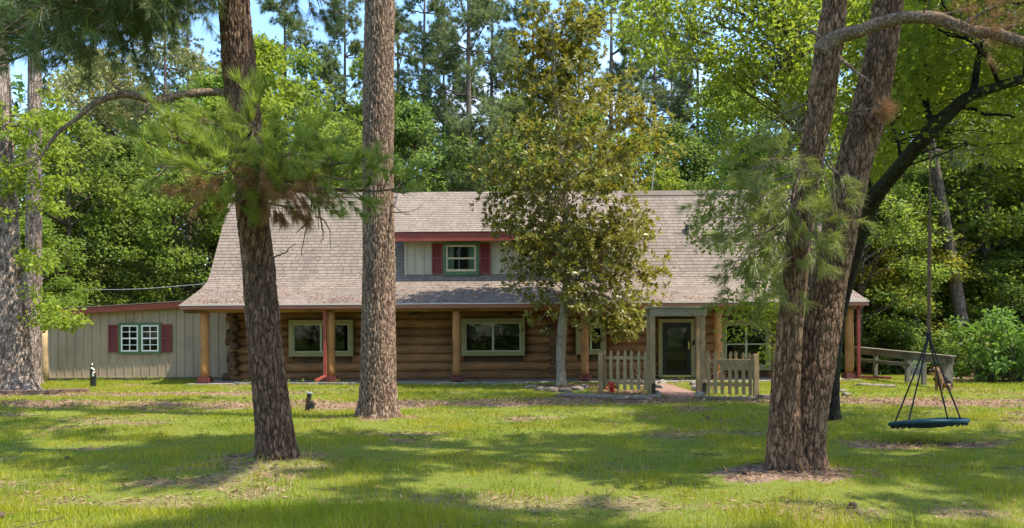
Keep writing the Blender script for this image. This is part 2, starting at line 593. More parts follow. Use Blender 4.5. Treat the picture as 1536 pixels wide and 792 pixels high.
M['bark_far'] = barkmat('distant_bark', (0.03, 0.022, 0.017), (0.10, 0.075, 0.055), (0.22, 0.175, 0.14), 7, 0.25, 0.8, False)
M['bark_smooth'] = barkmat('smooth_lichen_bark', (0.12, 0.095, 0.065), (0.25, 0.205, 0.145), (0.42, 0.36, 0.27), 11, 0.7, 0.3, False, (0.13, 0.14, 0.08))
M['twig'] = painted('bare_twig', (0.09, 0.06, 0.042), 0.9, 0.3, (1, 1, 1), 14)

M['needle'] = leafmat('pine_needles', [(0.06, 0.12, 0.02), (0.11, 0.185, 0.025), (0.17, 0.25, 0.035), (0.15, 0.23, 0.03), (0.33, 0.31, 0.06)], 0.5, (0.5, 0.58, 0.07), 0.4, 0.4)
M['needle_droop'] = leafmat('olive_pine_needles', [(0.10, 0.135, 0.025), (0.15, 0.195, 0.03), (0.21, 0.24, 0.045), (0.15, 0.13, 0.04), (0.26, 0.23, 0.07)], 0.35, (0.38, 0.42, 0.06), 0.4, 0.4)
M['needle_dark'] = leafmat('shaded_pine_needles', [(0.04, 0.07, 0.018), (0.075, 0.115, 0.024), (0.11, 0.15, 0.035), (0.14, 0.125, 0.05)], 0.3, (0.13, 0.2, 0.03), 0.4, 0.4)  # darker copy of the needles, shade put into the colour
M['needle_dead'] = leafmat('dead_pine_needles', [(0.16, 0.075, 0.03), (0.30, 0.16, 0.075), (0.22, 0.10, 0.045), (0.36, 0.22, 0.12)], 0.2, (0.4, 0.2, 0.08), 0.7, 0.15)
M['needle_far'] = leafmat('distant_pine_needles', [(0.085, 0.125, 0.05), (0.13, 0.175, 0.06), (0.17, 0.215, 0.075), (0.11, 0.14, 0.065)], 0.38, (0.27, 0.33, 0.10), 0.5, 0.3)
M['leaf_mid'] = leafmat('green_leaves', [(0.085, 0.135, 0.02), (0.135, 0.20, 0.03), (0.185, 0.25, 0.038), (0.11, 0.165, 0.025)], 0.5, (0.36, 0.47, 0.06))
M['leaf_dark'] = leafmat('dark_green_leaves', [(0.065, 0.11, 0.022), (0.10, 0.155, 0.03), (0.135, 0.19, 0.038)], 0.48, (0.27, 0.38, 0.07))
M['leaf_yellow'] = leafmat('yellow_green_leaves', [(0.13, 0.19, 0.02), (0.19, 0.26, 0.025), (0.24, 0.29, 0.03), (0.16, 0.22, 0.025)], 0.48, (0.36, 0.44, 0.03))
M['leaf_olive'] = leafmat('pale_olive_leaves', [(0.17, 0.185, 0.055), (0.24, 0.24, 0.075), (0.28, 0.27, 0.10), (0.14, 0.155, 0.05)], 0.4, (0.34, 0.34, 0.1))
M['leaf_gold'] = leafmat('yellowing_leaves', [(0.16, 0.17, 0.02), (0.26, 0.23, 0.025), (0.12, 0.15, 0.02), (0.30, 0.26, 0.03)], 0.45, (0.45, 0.4, 0.04))
M['leaf_oak'] = leafmat('oak_leaves', [(0.085, 0.12, 0.016), (0.135, 0.18, 0.02), (0.21, 0.26, 0.028), (0.12, 0.165, 0.02)], 0.55, (0.42, 0.52, 0.04))
M['leaf_mag'] = leafmat('magnolia_leaves', [(0.022, 0.036, 0.010), (0.05, 0.07, 0.015), (0.11, 0.13, 0.02), (0.028, 0.045, 0.010), (0.07, 0.09, 0.015), (0.46, 0.38, 0.025), (0.08, 0.10, 0.016), (0.36, 0.315, 0.03)],
                        0.28, (0.55, 0.48, 0.04), 0.42, 0.3, (0.17, 0.165, 0.035))
M['leaf_shrub'] = leafmat('shrub_leaves', [(0.08, 0.15, 0.025), (0.12, 0.20, 0.035), (0.17, 0.25, 0.05)], 0.4, (0.22, 0.4, 0.04))
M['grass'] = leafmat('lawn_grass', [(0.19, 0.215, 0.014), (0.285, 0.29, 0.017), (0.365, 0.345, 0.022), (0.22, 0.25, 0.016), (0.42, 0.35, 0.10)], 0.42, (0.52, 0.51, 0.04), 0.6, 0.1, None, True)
M['litter'] = leafmat('fallen_needles', [(0.13, 0.07, 0.04), (0.25, 0.15, 0.09), (0.34, 0.23, 0.15), (0.18, 0.10, 0.06)], 0.1, (0.3, 0.2, 0.1), 0.8, 0.1)

# ================================================================== camera, light, sky
SUN_EL, SUN_AZ = 62.0, 107.0      # azimuth clockwise from +Y
cam = bpy.data.cameras.new('camera'); co = bpy.data.objects.new('camera', cam); COL.objects.link(co)
cam.sensor_width = 36; cam.lens = 36 * F / 1536; cam.shift_y = (HZ - 396) / 1536
cam.clip_start = 0.1; cam.clip_end = 3000
co.matrix_world = Matrix.Translation((0, 0, CH)) @ Matrix.Rotation(R(90), 4, 'X') @ Matrix.Rotation(-ROLL, 4, 'Z')
SC.camera = co
sl = bpy.data.lights.new('sun', 'SUN'); so = bpy.data.objects.new('sun', sl); COL.objects.link(so)
sl.energy = 3.0; sl.angle = R(0.53); sl.color = (1.0, 0.92, 0.79)
sd = Vector((math.sin(R(SUN_AZ)) * math.cos(R(SUN_EL)), math.cos(R(SUN_AZ)) * math.cos(R(SUN_EL)), math.sin(R(SUN_EL))))
so.rotation_euler = sd.to_track_quat('Z', 'Y').to_euler()
so.location = (10, -5, 30)

w = bpy.data.worlds.new('World'); SC.world = w; w.use_nodes = True
nt = w.node_tree
for n in list(nt.nodes): nt.nodes.remove(n)
wo = nt.nodes.new('ShaderNodeOutputWorld'); bg = nt.nodes.new('ShaderNodeBackground')
sky = nt.nodes.new('ShaderNodeTexSky'); sky.sky_type = 'NISHITA'; sky.sun_disc = False
sky.sun_elevation = R(SUN_EL); sky.sun_rotation = R(SUN_AZ); sky.air_density = 1.0; sky.dust_density = 0.8; sky.ozone_density = 1.6
cv = coords(nt, (1, 1, 2.2), 'Generated')
cn = noise(nt, cv, 2.6, 7, 0.58)
cf = ramp(nt, cn, [(0.54, (0, 0, 0)), (0.70, (1, 1, 1))])
shs = nt.nodes.new('ShaderNodeHueSaturation'); shs.inputs['Saturation'].default_value = 1.12; nt.links.new(sky.outputs[0], shs.inputs['Color'])
skc = mixc(nt, cf, shs.outputs[0], (3.6, 3.7, 3.9))
nt.links.new(skc, bg.inputs[0]); bg.inputs[1].default_value = 0.15
nt.links.new(bg.outputs[0], wo.inputs[0])
SC.view_settings.view_transform = 'Standard'; SC.view_settings.look = 'None'
SC.view_settings.exposure = 1.8; SC.view_settings.gamma = 1.0
SC.view_settings.use_curve_mapping = False
SC.render.engine = 'CYCLES'
SC.cycles.max_bounces = 8; SC.cycles.transparent_max_bounces = 16
SC.cycles.diffuse_bounces = 4; SC.cycles.transmission_bounces = 6
SC.cycles.sample_clamp_indirect = 8
try:
    SC.cycles.use_denoising = True
except Exception:
    pass

# ================================================================== ground
TA, TB, TC = G(417, 692), G(567, 629), G(1193, 712)


def height(x, y):
    h = 0.10 * (fbm2(x * 0.25, y * 0.25, 5, 3) - 0.5) + 0.03 * (fbm2(x * 1.3, y * 1.3, 9, 3) - 0.5)
    k = sm(14, 18, y)            # flat near the house
    h = h * (1 - 0.85 * k)
    for t, rr, hh in ((TA, 1.0, 0.05), (TB, 1.1, 0.05), (TC, 1.2, 0.07)):
        d = np.hypot(x - t[0], y - t[1])
        h = h + hh * (1 - sm(0.2, rr, d))
    # low bank of taller grass along the lower edge of the picture, left
    h = h + 0.10 * sm(6.6, 5.7, y) * sm(0.5, -2.0, x)
    return h


def bare(x, y):
    n = fbm2(x * 0.8, y * 1.3, 21, 5)
    n2 = fbm2(x * 2.6, y * 3.4, 33, 4)
    b = np.zeros_like(x)
    # worn track in front of the house
    cy = 16.9 + 0.35 * np.sin(x * 0.35) - 0.05 * x * (x > 0)
    tr = 1 - sm(0.35, 1.35, np.abs(y - cy) + (n - 0.5) * 2.2)
    b = np.maximum(b, tr * (0.85 + 0.15 * sm(-1, 4, x)) * (0.72 + 0.7 * n2))
    cy2 = 20.1
    tl = (1 - sm(0.2, 1.1, np.abs(y - cy2) + (n - 0.5) * 2.0)) * sm(-3, -8, x)
    b = np.maximum(b, tl * 0.75)
    for t, rr in ((TA, 0.55), (TB, 0.38), (TC, 0.42)):
        d = np.hypot((x - t[0]) * 0.85, (y - t[1])) + (n - 0.5) * 1.5 + (n2 - 0.5) * 1.1
        b = np.maximum(b, 1 - sm(rr * 0.6, rr * 1.15, d))
    # straw strip close to the camera
    c3 = 6.75 - 0.045 * (x + 4)
    st = (1 - sm(0.1, 0.6, np.abs(y - c3) + (n - 0.46) * 2.4 + (n2 - 0.5) * 1.1))
    b = np.maximum(b, st * 0.42)
    s = G(1366, 669)
    d = np.hypot((x - s[0]) * 0.5, (y - s[1]) * 1.7) + (n2 - 0.5) * 0.5
    b = np.maximum(b, (1 - sm(0.3, 0.6, d)) * 0.95)
    m = G(843, 580)
    d = np.hypot((x - m[0]) * 0.8, (y - m[1] + .1) * 1.0) + (n2 - 0.5) * 0.6
    b = np.maximum(b, (1 - sm(0.7, 1.3, d)))
    # planting bed behind the left picket fence
    b = np.maximum(b, sm(2.0, 2.3, x) * sm(3.6, 3.4, x) * sm(18.6, 18.9, y) * sm(20.7, 20.3, y) * 0.9)
    b = np.maximum(b, sm(0.60, 0.76, n) * 0.5)
    b = np.maximum(b, sm(27.5, 30, y + (n - 0.5) * 4))
    b = np.maximum(b, sm(22.5, 24.5, y + (n - .5) * 3) * sm(13.5, 15.5, x) * 0.8)
    return np.clip(b, 0, 1)


def axis_(lo, hi, step, far, grow=1.35):
    a = list(np.arange(lo, hi + 1e-6, step))
    s = step; x = hi; up = []
    while x < far:
        s *= grow; x += s; up.append(x)
    s = step; x = lo; dn = []
    while x > -far:
        s *= grow; x -= s; dn.append(x)
    return np.array(dn[::-1] + a + up)


gx, gy = axis_(-20, 20, 0.14, 900), axis_(3.0, 31, 0.12, 900)
XX, YY = np.meshgrid(gx, gy)
ZZ = height(XX.ravel(), YY.ravel()).reshape(XX.shape)
gv = np.stack([XX, YY, ZZ], -1).reshape(-1, 3)
nx, ny = len(gx), len(gy)
ii = np.arange(ny - 1)[:, None] * nx + np.arange(nx - 1)[None, :]
q = np.stack([ii, ii + 1, ii + nx + 1, ii + nx], -1).reshape(-1, 4)


def ground_mat():
    m, nt, out = newmat('lawn_soil')
    a = nt.nodes.new('ShaderNodeAttribute'); a.attribute_name = 'bare'
    n1 = noise(nt, coords(nt), 1.1, 6, 0.65); n2 = noise(nt, coords(nt), 22, 6, 0.7)
    n3 = noise(nt, coords(nt, (1, 1, 1)), 90, 3, 0.6)
    g = mixc(nt, 0.5, ramp(nt, n1, [(0.3, (0.11, 0.15, 0.018)), (0.7, (0.17, 0.20, 0.03))]), ramp(nt, n2, [(0.3, (0.07, 0.10, 0.018)), (0.7, (0.22, 0.22, 0.06))]))
    d = mixc(nt, 0.5, ramp(nt, n2, [(0.3, (0.12, 0.075, 0.05)), (0.5, (0.26, 0.175, 0.12)), (0.72, (0.40, 0.29, 0.215))]),
             ramp(nt, n3, [(0.3, (0.09, 0.055, 0.035)), (0.7, (0.36, 0.25, 0.18))]))
    fac = ramp(nt, math_(nt, 'ADD', a.outputs['Fac'], math_(nt, 'MULTIPLY', math_(nt, 'SUBTRACT', n2, 0.5), 0.7)), [(0.25, (0, 0, 0)), (0.6, (1, 1, 1))])
    c = mixc(nt, fac, g, d)
    principled(nt, out, c, 0.95, 0.1, math_(nt, 'ADD', n2, math_(nt, 'MULTIPLY', n3, 0.5)), 0.7, 0.04)
    return m


gme = npmesh('ground', gv, 4, ground_mat(), q, True)
at = gme.attributes.new('bare', 'FLOAT', 'POINT')
at.data.foreach_set('value', bare(gv[:, 0], gv[:, 1]).astype(np.float32))
tag(link('ground', gme), 'lawn and bare soil', None, None, 'structure')


def scatter(n, y0, y1, dens, xw=0.86, marg=0.6):
    """random ground points in the camera's wedge, thinned by dens(x, y) in 0..1"""
    y = np.sqrt(rng.uniform(y0 ** 2, y1 ** 2, n))
    x = rng.uniform(-1, 1, n) * (y * 0.72 * xw / 0.86 + marg)
    k = rng.uniform(0, 1, n) < dens(x, y)
    return x[k], y[k]


def blades(x, y, hmin, hmax, wbase, lean=0.45):
    n = len(x)
    z = height(x, y) - 0.005
    h = rng.uniform(hmin, hmax, n) * (0.5 + 0.95 * sm(.35, .75, fbm2(x * 1.3, y * 1.3, 3, 4)))
    a = rng.uniform(0, 2 * math.pi, n)
    ln = rng.uniform(0.1, lean, n) * h
    b = rng.uniform(0, 2 * math.pi, n)
    wd = wbase * rng.uniform(0.7, 1.3, n) * np.maximum(1, y / 9)
    s = np.stack([np.cos(a), np.sin(a), 0 * a], -1) * wd[:, None] / 2
    c = np.stack([x, y, z], -1)
    tip = c + np.stack([np.cos(b) * ln, np.sin(b) * ln, h], -1)
    return np.stack([c - s, c + s, tip], 1).reshape(-1, 3)


def nothouse(x, y):
    k = np.ones_like(x)
    k[(y > 23.75) & (x > -10.6) & (x < 11.4)] = 0
    k[(y > 26.8) & (x < -9) & (x > -17)] = 0
    k[(x > 3.75) & (x < 4.75) & (y > 18.2)] = 0       # the brick walk
    return k


def dg(x, y):
    return (1 - 0.97 * bare(x, y)) * nothouse(x, y) * np.minimum(1, (7.5 / y) ** 1.1)


x, y = scatter(1150000, 4.9, 29, dg)
v = blades(x, y, 0.025, 0.075, 0.0065)
tag(link('grass', npmesh('grass', v, 3, M['grass'])), 'short green lawn grass', None, None, 'stuff')

# taller unmown grass on the low bank at the lower edge
x, y = scatter(42000, 4.6, 6.75, lambda x, y: sm(6.6, 6.0, y + 0.045 * (x + 4) + 0.9 * (fbm2(x * .9, y * .9, 41, 4) - .5)) * (1 - 0.75 * sm(-1.5, 1.5, x)))
v = blades(x, y, 0.05, 0.15, 0.007, 0.8)
x, y = scatter(3000, 4.9, 9, lambda x, y: sm(0.55, 0.7, fbm2(x * .7, y * .7, 77, 3)))
v = np.concatenate([v, blades(x, y, 0.12, 0.30, 0.007, 0.6)])
tag(link('tall_grass', npmesh('tall_grass', v, 3, M['grass'])), 'uncut taller grass', None, None, 'stuff')

# broad-leaved weeds, fallen twigs and cones in the lawn
x, y = scatter(2600, 5.2, 22, lambda x, y: sm(0.5, 0.66, fbm2(x * .6, y * .6, 91, 3)) * nothouse(x, y))
v = leaf_clusters(np.stack([x, y, height(x, y) + .035], -1), .07, 9, .055, .028, .6)
tag(link('lawn_weeds', npmesh('lawn_weeds', v, 4, M['leaf_mid'])), 'small weeds in the lawn', None, None, 'stuff')
x, y = scatter(520, 5.2, 20, lambda x, y: (.25 + .75 * bare(x, y)) * nothouse(x, y))
mb = MB()
for a_, b_ in zip(x, y):
    h_ = float(height(np.array([a_]), np.array([b_]))[0]); L_ = rng.uniform(.05, .22); t_ = rng.uniform(0, 6.28)
    d_ = np.array([math.cos(t_), math.sin(t_), 0]) * L_
    m_ = np.array([a_, b_, h_ + .03])
    if rng.uniform() < .10:
        d_ *= .035 / L_
        mb.tube([m_ - d_, m_ - d_ * .4, m_ + d_ * .4, m_ + d_], [.012, .03, .028, .008], 7, True, .15, 3)
    else:
        mb.tube([m_ - d_, m_ + rng.normal(0, .012, 3), m_ + d_], [.006, .005, .003], 5)
tag(mb.build('fallen_twigs', M['twig'], recalc=False), 'fallen twigs and cones', None, None, 'stuff')

# pine straw and dry leaves on the bare places
x, y = scatter(260000, 4.9, 24, lambda x, y: np.minimum(1, bare(x, y) * 0.9 + 0.02) * nothouse(x, y) * np.minimum(1, 8 / y))
n = len(x)
c = np.stack([x, y, height(x, y) + rng.uniform(0.004, 0.03, n)], -1)
ax = rand_dir(n) * np.array([1, 1, 0.22])
v = leaves(c, ax, np.tile([0, 0, 1.0], (n, 1)) + rand_dir(n) * 0.4, rng.uniform(0.04, 0.13, n), rng.uniform(0.006, 0.022, n) * np.maximum(1, y / 10))
tag(link('pine_straw', npmesh('pine_straw', v, 4, M['litter'])), 'brown fallen needles on bare soil', None, None, 'stuff')

# ================================================================== the log house
YE, YW, YP = 23.9, 25.7, 24.3          # eave line, log wall face, porch post line
XL, XR = -10.73, 11.53                 # roof ends
WL, WR = -9.75, 10.75                  # log wall ends
house = thing('log_house', 'long one and a half storey log house with taupe shingle roof and red trimmed dormer', 'house', (0, YE, 0))


def hb(name, mat, mb, parent=None, **k):
    return mb.build(name, mat, parent or house, **k)


def px_rect(x0, x1, y0, y1, Y):
    a = P(x0, y1, Y); b = P(x1, y0, Y)
    return a[0], b[0], a[2], b[2]


# window openings in the log wall (trim outer rectangle, from the wall plane)
W1 = px_rect(433, 529, 479.5, 535, YW - 0.16)
W2 = px_rect(692, 787, 477, 534, YW - 0.16)
W3 = px_rect(864, 909, 484, 532, YW - 0.16)
W4 = px_rect(1083, 1157, 479, 556, YW - 0.16)
DR = px_rect(988.5, 1042, 478, 574, YW - 0.16)
openings = [W1, W2, W3, W4, (DR[0], DR[1], 0.0, DR[3])]

# stacked logs
mb = MB()
LR = 0.165
rows = [0.16 + i * 0.305 for i in range(10)]
for i, zc in enumerate(rows):
    spans = [(WL - 0.05, WR + 0.05)]
    for (a, b, c, d) in openings:
        if zc + 0.13 > c and zc - 0.13 < d:
            ns = []
            for (s0, s1) in spans:
                if b <= s0 or a >= s1: ns.append((s0, s1)); continue
                if a > s0: ns.append((s0, a + 0.06))
                if b < s1: ns.append((b - 0.06, s1))
            spans = ns
    for (s0, s1) in spans:
        n = max(3, int((s1 - s0) / 0.5))
        xs = np.linspace(s0, s1, n)
        wob = 0.018 * (vnoise(np.stack([xs * 0.5, xs * 0 + i * 3.1, xs * 0], -1), 4) - 0.5)
        pts = np.stack([xs, np.full(n, YW + LR) + wob * 2, np.full(n, zc) + wob], -1)
        mb.tube(pts, LR * (1 + 0.07 * (vnoise(np.stack([xs * 0.7, xs * 0 + i, xs * 0], -1), 8) - 0.5)), 18, True, 0.02, i)
hb('wall', M['log'], mb, smooth=True)
# chinking and room behind
mb = MB(); mb.box(WL, WR, YW + 0.5, YW + 0.56, 0, 3.3)
mbi = MB()
mbi.box(WL, WR, YW + 3.4, YW + 3.5, 0, 3.1); mbi.box(WL, WR, YW + 0.35, YW + 3.5, -0.02, 0.06)
mbi.box(WL, WR, YW + 0.35, YW + 3.5, 3.1, 3.2)
for xx in (-6.5, -2.6, 2.4, 4.9):
    mbi.box(xx, xx + 0.1, YW + 0.35, YW + 3.4, 0, 3.1)
hb('interior_partition', M['dark_in'], mbi)
# solid chinking between the logs, cut round the openings
mb = MB()
xs = sorted([WL, WR] + [v_ for o_ in openings for v_ in (o_[0] + .06, o_[1] - .06)])
for a, b in zip(xs[:-1], xs[1:]):
    mid = (a + b) / 2
    o_ = [o for o in openings if o[0] < mid < o[1]]
    if not o_: mb.box(a, b, YW + 0.12, YW + 0.22, 0, 3.25)
    else:
        o = o_[0]
        if o[2] > 0.1: mb.box(a, b, YW + 0.12, YW + 0.22, 0, o[2] + .04)
        mb.box(a, b, YW + 0.12, YW + 0.22, o[3] - .04, 3.25)
hb('chinking', M['log_end'], mb)
# gable and rear walls
mb = MB()
for xx in (WL, WR - 0.12):
    mb.prism([(YW + 0.2, 0), (YW + 6.2, 0), (YW + 6.2, 3.3), (28.34, 6.6), (YW + 0.5, 3.2)], 0, xx, xx + 0.12)
mb.box(WL, WR, YW + 6.1, YW + 6.2, 0, 3.3)
hb('gable_wall', M['siding'], mb)
# crossing log ends
def log_ends(xc, name):
    mb = MB()
    for i, zc in enumerate(rows[:-1]):
        zz = zc - 0.14
        ln = rng.uniform(0.16, 0.42)
        r = rng.uniform(0.12, 0.155)
        if zz < 0.05: continue
        xo = xc + rng.uniform(-0.05, 0.05)
        mb.tube(np.array([(xo, YW + 0.3, zz), (xo, YW - ln * .5, zz), (xo + .01, YW - ln, zz), (xo + .01, YW - ln - .02, zz)]), [r, r * 1.0, r * .95, r * .72], 14, True, 0.12, i)
    return hb(name, M['log_end'], mb, smooth=False)
log_ends(WL + 0.12, 'corner_logs')
log_ends(P(829, 500, YW)[0], 'partition_log_ends')
log_ends(WR - 0.15, 'corner_logs')
# side ends of the front wall logs at the left corner
mb = MB()
for i, zc in enumerate(rows[:9]):
    ln = rng.uniform(0.1, 0.4)
    mb.tube(np.array([(WL + 0.02, YW + LR, zc), (WL - ln * .6, YW + LR, zc), (WL - ln, YW + LR, zc), (WL - ln - .02, YW + LR, zc)]), [0.15, 0.15, 0.14, 0.11], 14, True, 0.1, i)
hb('corner_logs', M['log_end'], mb)
# porch plate log and purlin ends
zt = 2.47
mb = MB(); mb.tube(np.array([(xx, YP, zt) for xx in np.linspace(-10.45, 11.3, 30)]), 0.13, 16, True, 0.03, 3)
hb('porch_beam', M['log'], mb, smooth=True)
mb = MB(); mb.tube([(-10.75, YP, zt), (-10.44, YP, zt), (-10.3, YP, zt)], [0.13, 0.145, 0.14], 16, True, 0.04, 3)
hb('beam_end', M['log_end'], mb)
for pxx in (617, 757, 1000):
    c = P(pxx, 467.5, YW)
    mb = MB(); mb.tube([(c[0], YW + .3, c[2]), (c[0], YW - .3, c[2]), (c[0] + .02, YW - .42, c[2])], [0.13, 0.13, 0.115], 14, True, 0.08, int(pxx))
    mb.tube([(c[0] + .26, YW + .3, c[2] + .01), (c[0] + .27, YW - .2, c[2] + .01), (c[0] + .28, YW - .3, c[2] + .01)], [0.10, 0.10, 0.085], 14, True, 0.1, int(pxx) + 1)
    hb('beam_end', M['log_end'], mb)
# porch posts with red bases
for k, pxx in enumerate((307, 496.5, 685, 877, 1077, 1274)):
    c = P(pxx, 520, YP)
    rr = 0.135
    pts = np.array([(c[0], YP, z) for z in np.linspace(0.24, zt - 0.1, 10)])
    mb = MB((c[0], YP, 0)); mb.tube(pts, rr * (1 + 0.05 * np.sin(np.linspace(0, 9, 10) + k)), 20, True, 0.04, 50 + k)
    po = hb('porch_post', M['post'], mb, smooth=True)
    mb = MB((c[0], YP, 0)); mb.box(c[0] - .19, c[0] + .19, YP - .19, YP + .19, 0.06, 0.20); mb.box(c[0] - .165, c[0] + .165, YP - .165, YP + .165, 0.2, 0.25)
    mb.build('post_base', M['post_base'], po, bevel=0.008)
# porch slab
mb = MB(); mb.box(-10.6, 11.35, 23.95, YW + 0.3, -0.1, 0.03)
hb('porch_floor', M['concrete'], mb, bevel=0.01)
# ceiling of the porch
mb = MB(); mb.add([(XL + .1, YE + .12, 2.50), (XR - .1, YE + .12, 2.50), (XR - .1, YW + .6, 3.2), (XL + .1, YW + .6, 3.2)], [(0, 1, 2, 3)])
hb('porch_ceiling', M['soffit'], mb)


# roof: shingle courses as real steps
def slope(mb, x0a, x1a, x0b, x1b, p0, p1, course=0.145, lip=0.008, v0=0.0):
    """strip of courses from the lower line p0=(y,z) to the upper line p1; the x range runs from a to b."""
    (ya, za), (yb, zb) = p0, p1
    L = math.hypot(yb - ya, zb - za); n = max(1, round(L / course))
    ny_, nz_ = -(zb - za) / L, (yb - ya) / L
    for i in range(n):
        t0, t1 = i / n, (i + 1) / n
        xa0, xa1 = x0a + (x0b - x0a) * t0, x1a + (x1b - x1a) * t0
        xb0, xb1 = x0a + (x0b - x0a) * t1, x1a + (x1b - x1a) * t1
        yl, zl = ya + (yb - ya) * t0, za + (zb - za) * t0
        yu, zu = ya + (yb - ya) * t1, za + (zb - za) * t1
        off = lip
        v = [(xa0, yl, zl), (xa1, yl, zl), (xa1, yl + ny_ * off, zl + nz_ * off), (xa0, yl + ny_ * off, zl + nz_ * off),
             (xb1, yu, zu), (xb0, yu, zu)]
        vv = v0 + i * course
        e = 0.002
        uv = [(xa0, vv + e), (xa1, vv + e), (xa1, vv + e), (xa0, vv + e), (xb1, vv + course - e), (xb0, vv + course - e)]
        mb.add(v, [(0, 1, 2, 3), (3, 2, 4, 5)], uv)
    return v0 + n * course


BRK = (26.17, 3.57); RDG = (28.34, 7.02); EAV = (YE, 2.60)
xbl = XL; xbr = XR
mb = MB()
vv = 0
# slight curve at the kick
prof = [EAV, (25.5, 3.20), (26.05, 3.49), (26.30, 3.78), (26.62, 4.30), RDG]
v_ = 0
for a, b in zip(prof[:-1], prof[1:]):
    v_ = slope(mb, XL, XR, XL, XR, a, b, v0=v_)
# rear slope
slope(mb, XL, XR, XL, XR, (32.6, 2.6), RDG, 0.3)
roof = hb('roof', M['shingle'], mb, recalc=False)
# underside of the roof
mb = MB()
for a, b in zip(prof[:-1], prof[1:]):
    mb.add([(XL + .01, a[0] + .03, a[1] - .10), (XR - .01, a[0] + .03, a[1] - .10), (XR - .01, b[0] + .03, b[1] - .10), (XL + .01, b[0] + .03, b[1] - .10)], [(0, 1, 2, 3)])
hb('roof_deck', M['soffit'], mb, roof)
mb = MB(); mb.prism([(28.20, 6.86), (28.34, 7.07), (28.48, 6.86), (28.34, 7.03)], 0, XL, XR)
hb('ridge_cap', M['shingle'], mb, roof)
# rake boards
for xx in (XL + 0.005, XR - 0.045):
    mb = MB()
    for a, b in zip(prof[:-1], prof[1:]):
        mb.prism([(a[0], a[1] - .14), (a[0], a[1] - .012), (b[0], b[1] - .012), (b[0], b[1] - .14)], 0, xx, xx + 0.04)
    hb('rake_board', M['brownred'], mb, roof)
# eave: pale drip edge, gutter board
mb = MB(); mb.box(XL - .02, XR + .02, YE - 0.035, YE + 0.05, 2.565, 2.597); hb('drip_edge', M['drip'], mb, roof)
mb = MB(); mb.box(XL, XR, YE - 0.01, YE + 0.06, 2.44, 2.562); hb('fascia', M['brownred'], mb, roof)
# vent pipe, antenna
c = P(1030, 352, 27.3)
zr = BRK[1] + (27.3 - BRK[0]) / (RDG[0] - BRK[0]) * (RDG[1] - BRK[1])
mb = MB(); mb.tube([(c[0], 27.25, zr - .2), (c[0], 27.25, zr + .22)], 0.07, 12); hb('vent_pipe', M['plastic'], mb, roof)
a_, b_ = P(975, 296, 28.5), P(982, 248, 28.5)
mb = MB(); mb.tube([a_ - np.array([0, 0, .3]), b_], 0.018, 8); hb('antenna_pole', M['metal'], mb, roof)

# needles and leaves lying on the roof
n = 5200
t_ = rng.uniform(0, 1, n) ** 1.6; xs_ = rng.uniform(XL + .1, XR - .1, n)
ps_ = np.array(prof)
yy_ = YE + .1 + t_ * (26.9 - YE); zz_ = np.interp(yy_, ps_[:, 0], ps_[:, 1]) + .02
kk = fbm2(xs_ * .9, yy_ * 1.2, 71, 4) > .47
kk &= ~((yy_ > 25.9) & (xs_ > -4.3) & (xs_ < 4.3))
c_ = np.stack([xs_, yy_, zz_], -1)[kk]; n = len(c_)
v_ = leaves(c_, rand_dir(n) * np.array([1, .5, .25]) + np.array([0, .2, .12]), np.tile([0, -.5, .85], (n, 1)) + rand_dir(n) * .3, rng.uniform(.05, .16, n), rng.uniform(.012, .035, n))
tag(link('roof_litter', npmesh('roof_litter', v_, 4, M['litter'])), 'brown needles lying on the roof', None, None, 'stuff')

# ---- dormer
YD = 26.25
dx0, dx1 = P(608, 390, YD)[0], P(944, 390, YD)[0]
dzb, dzt = 3.60, 4.95
mb = MB(); mb.box(dx0, dx1, YD, YD + 0.1, dzb, dzt)
mb.prism([(YD + .1, dzb), (YD + .1, dzt), (27.9, 6.6)], 0, dx0, dx0 + .08)
mb.prism([(YD + .1, dzb), (YD + .1, dzt), (27.9, 6.6)], 0, dx1 - .08, dx1)
dor = hb('dormer', M['cream'], mb)
mb = MB()
nb = 25
for i in range(nb + 1):
    xx = dx0 + (dx1 - dx0) * i / nb
    mb.box(xx - .022, xx + .022, YD - .022, YD - .001, dzb, dzt)
mb.box(dx0 - .03, dx0 + .06, YD - .03, YD + .06, dzb, dzt - .002); mb.box(dx1 - .06, dx1 + .03, YD - .03, YD + .06, dzb, dzt - .002)
hb('battens', M['cream'], mb, dor)
fz0, fz1 = 4.845, 5.15
fx0, fx1 = P(583, 355, 25.75)[0], P(946.5, 355, 25.75)[0]
mb = MB(); mb.box(fx0, fx1, 25.75, 25.80, fz0, fz1)
for xx in (fx0, fx1 - .04):
    mb.prism([(25.80, fz0 + .06), (25.80, fz1), (28.2, 6.93), (28.2, 6.7)], 0, xx, xx + .04)
hb('fascia', M['red'], mb, dor, bevel=0.006)
mb = MB(); slope(mb, fx0 - .03, fx1 + .03, fx0 - .03, fx1 + .03, (25.72, 5.165), (28.34, 7.055))
hb('dormer_roof', M['shingle'], mb, dor, recalc=False)
mb = MB(); mb.add([(fx0, 25.8, 4.90), (fx1, 25.8, 4.90), (fx1, YD + .02, 4.93), (fx0, YD + .02, 4.93)], [(0, 1, 2, 3)])
hb('soffit', M['soffit'], mb, dor)
mb = MB(); mb.box(dx0 + .1, dx1 - .1, YD + 1.2, YD + 1.25, 3.7, 4.95)
hb('attic_wall', M['dark_in'], mb, dor)


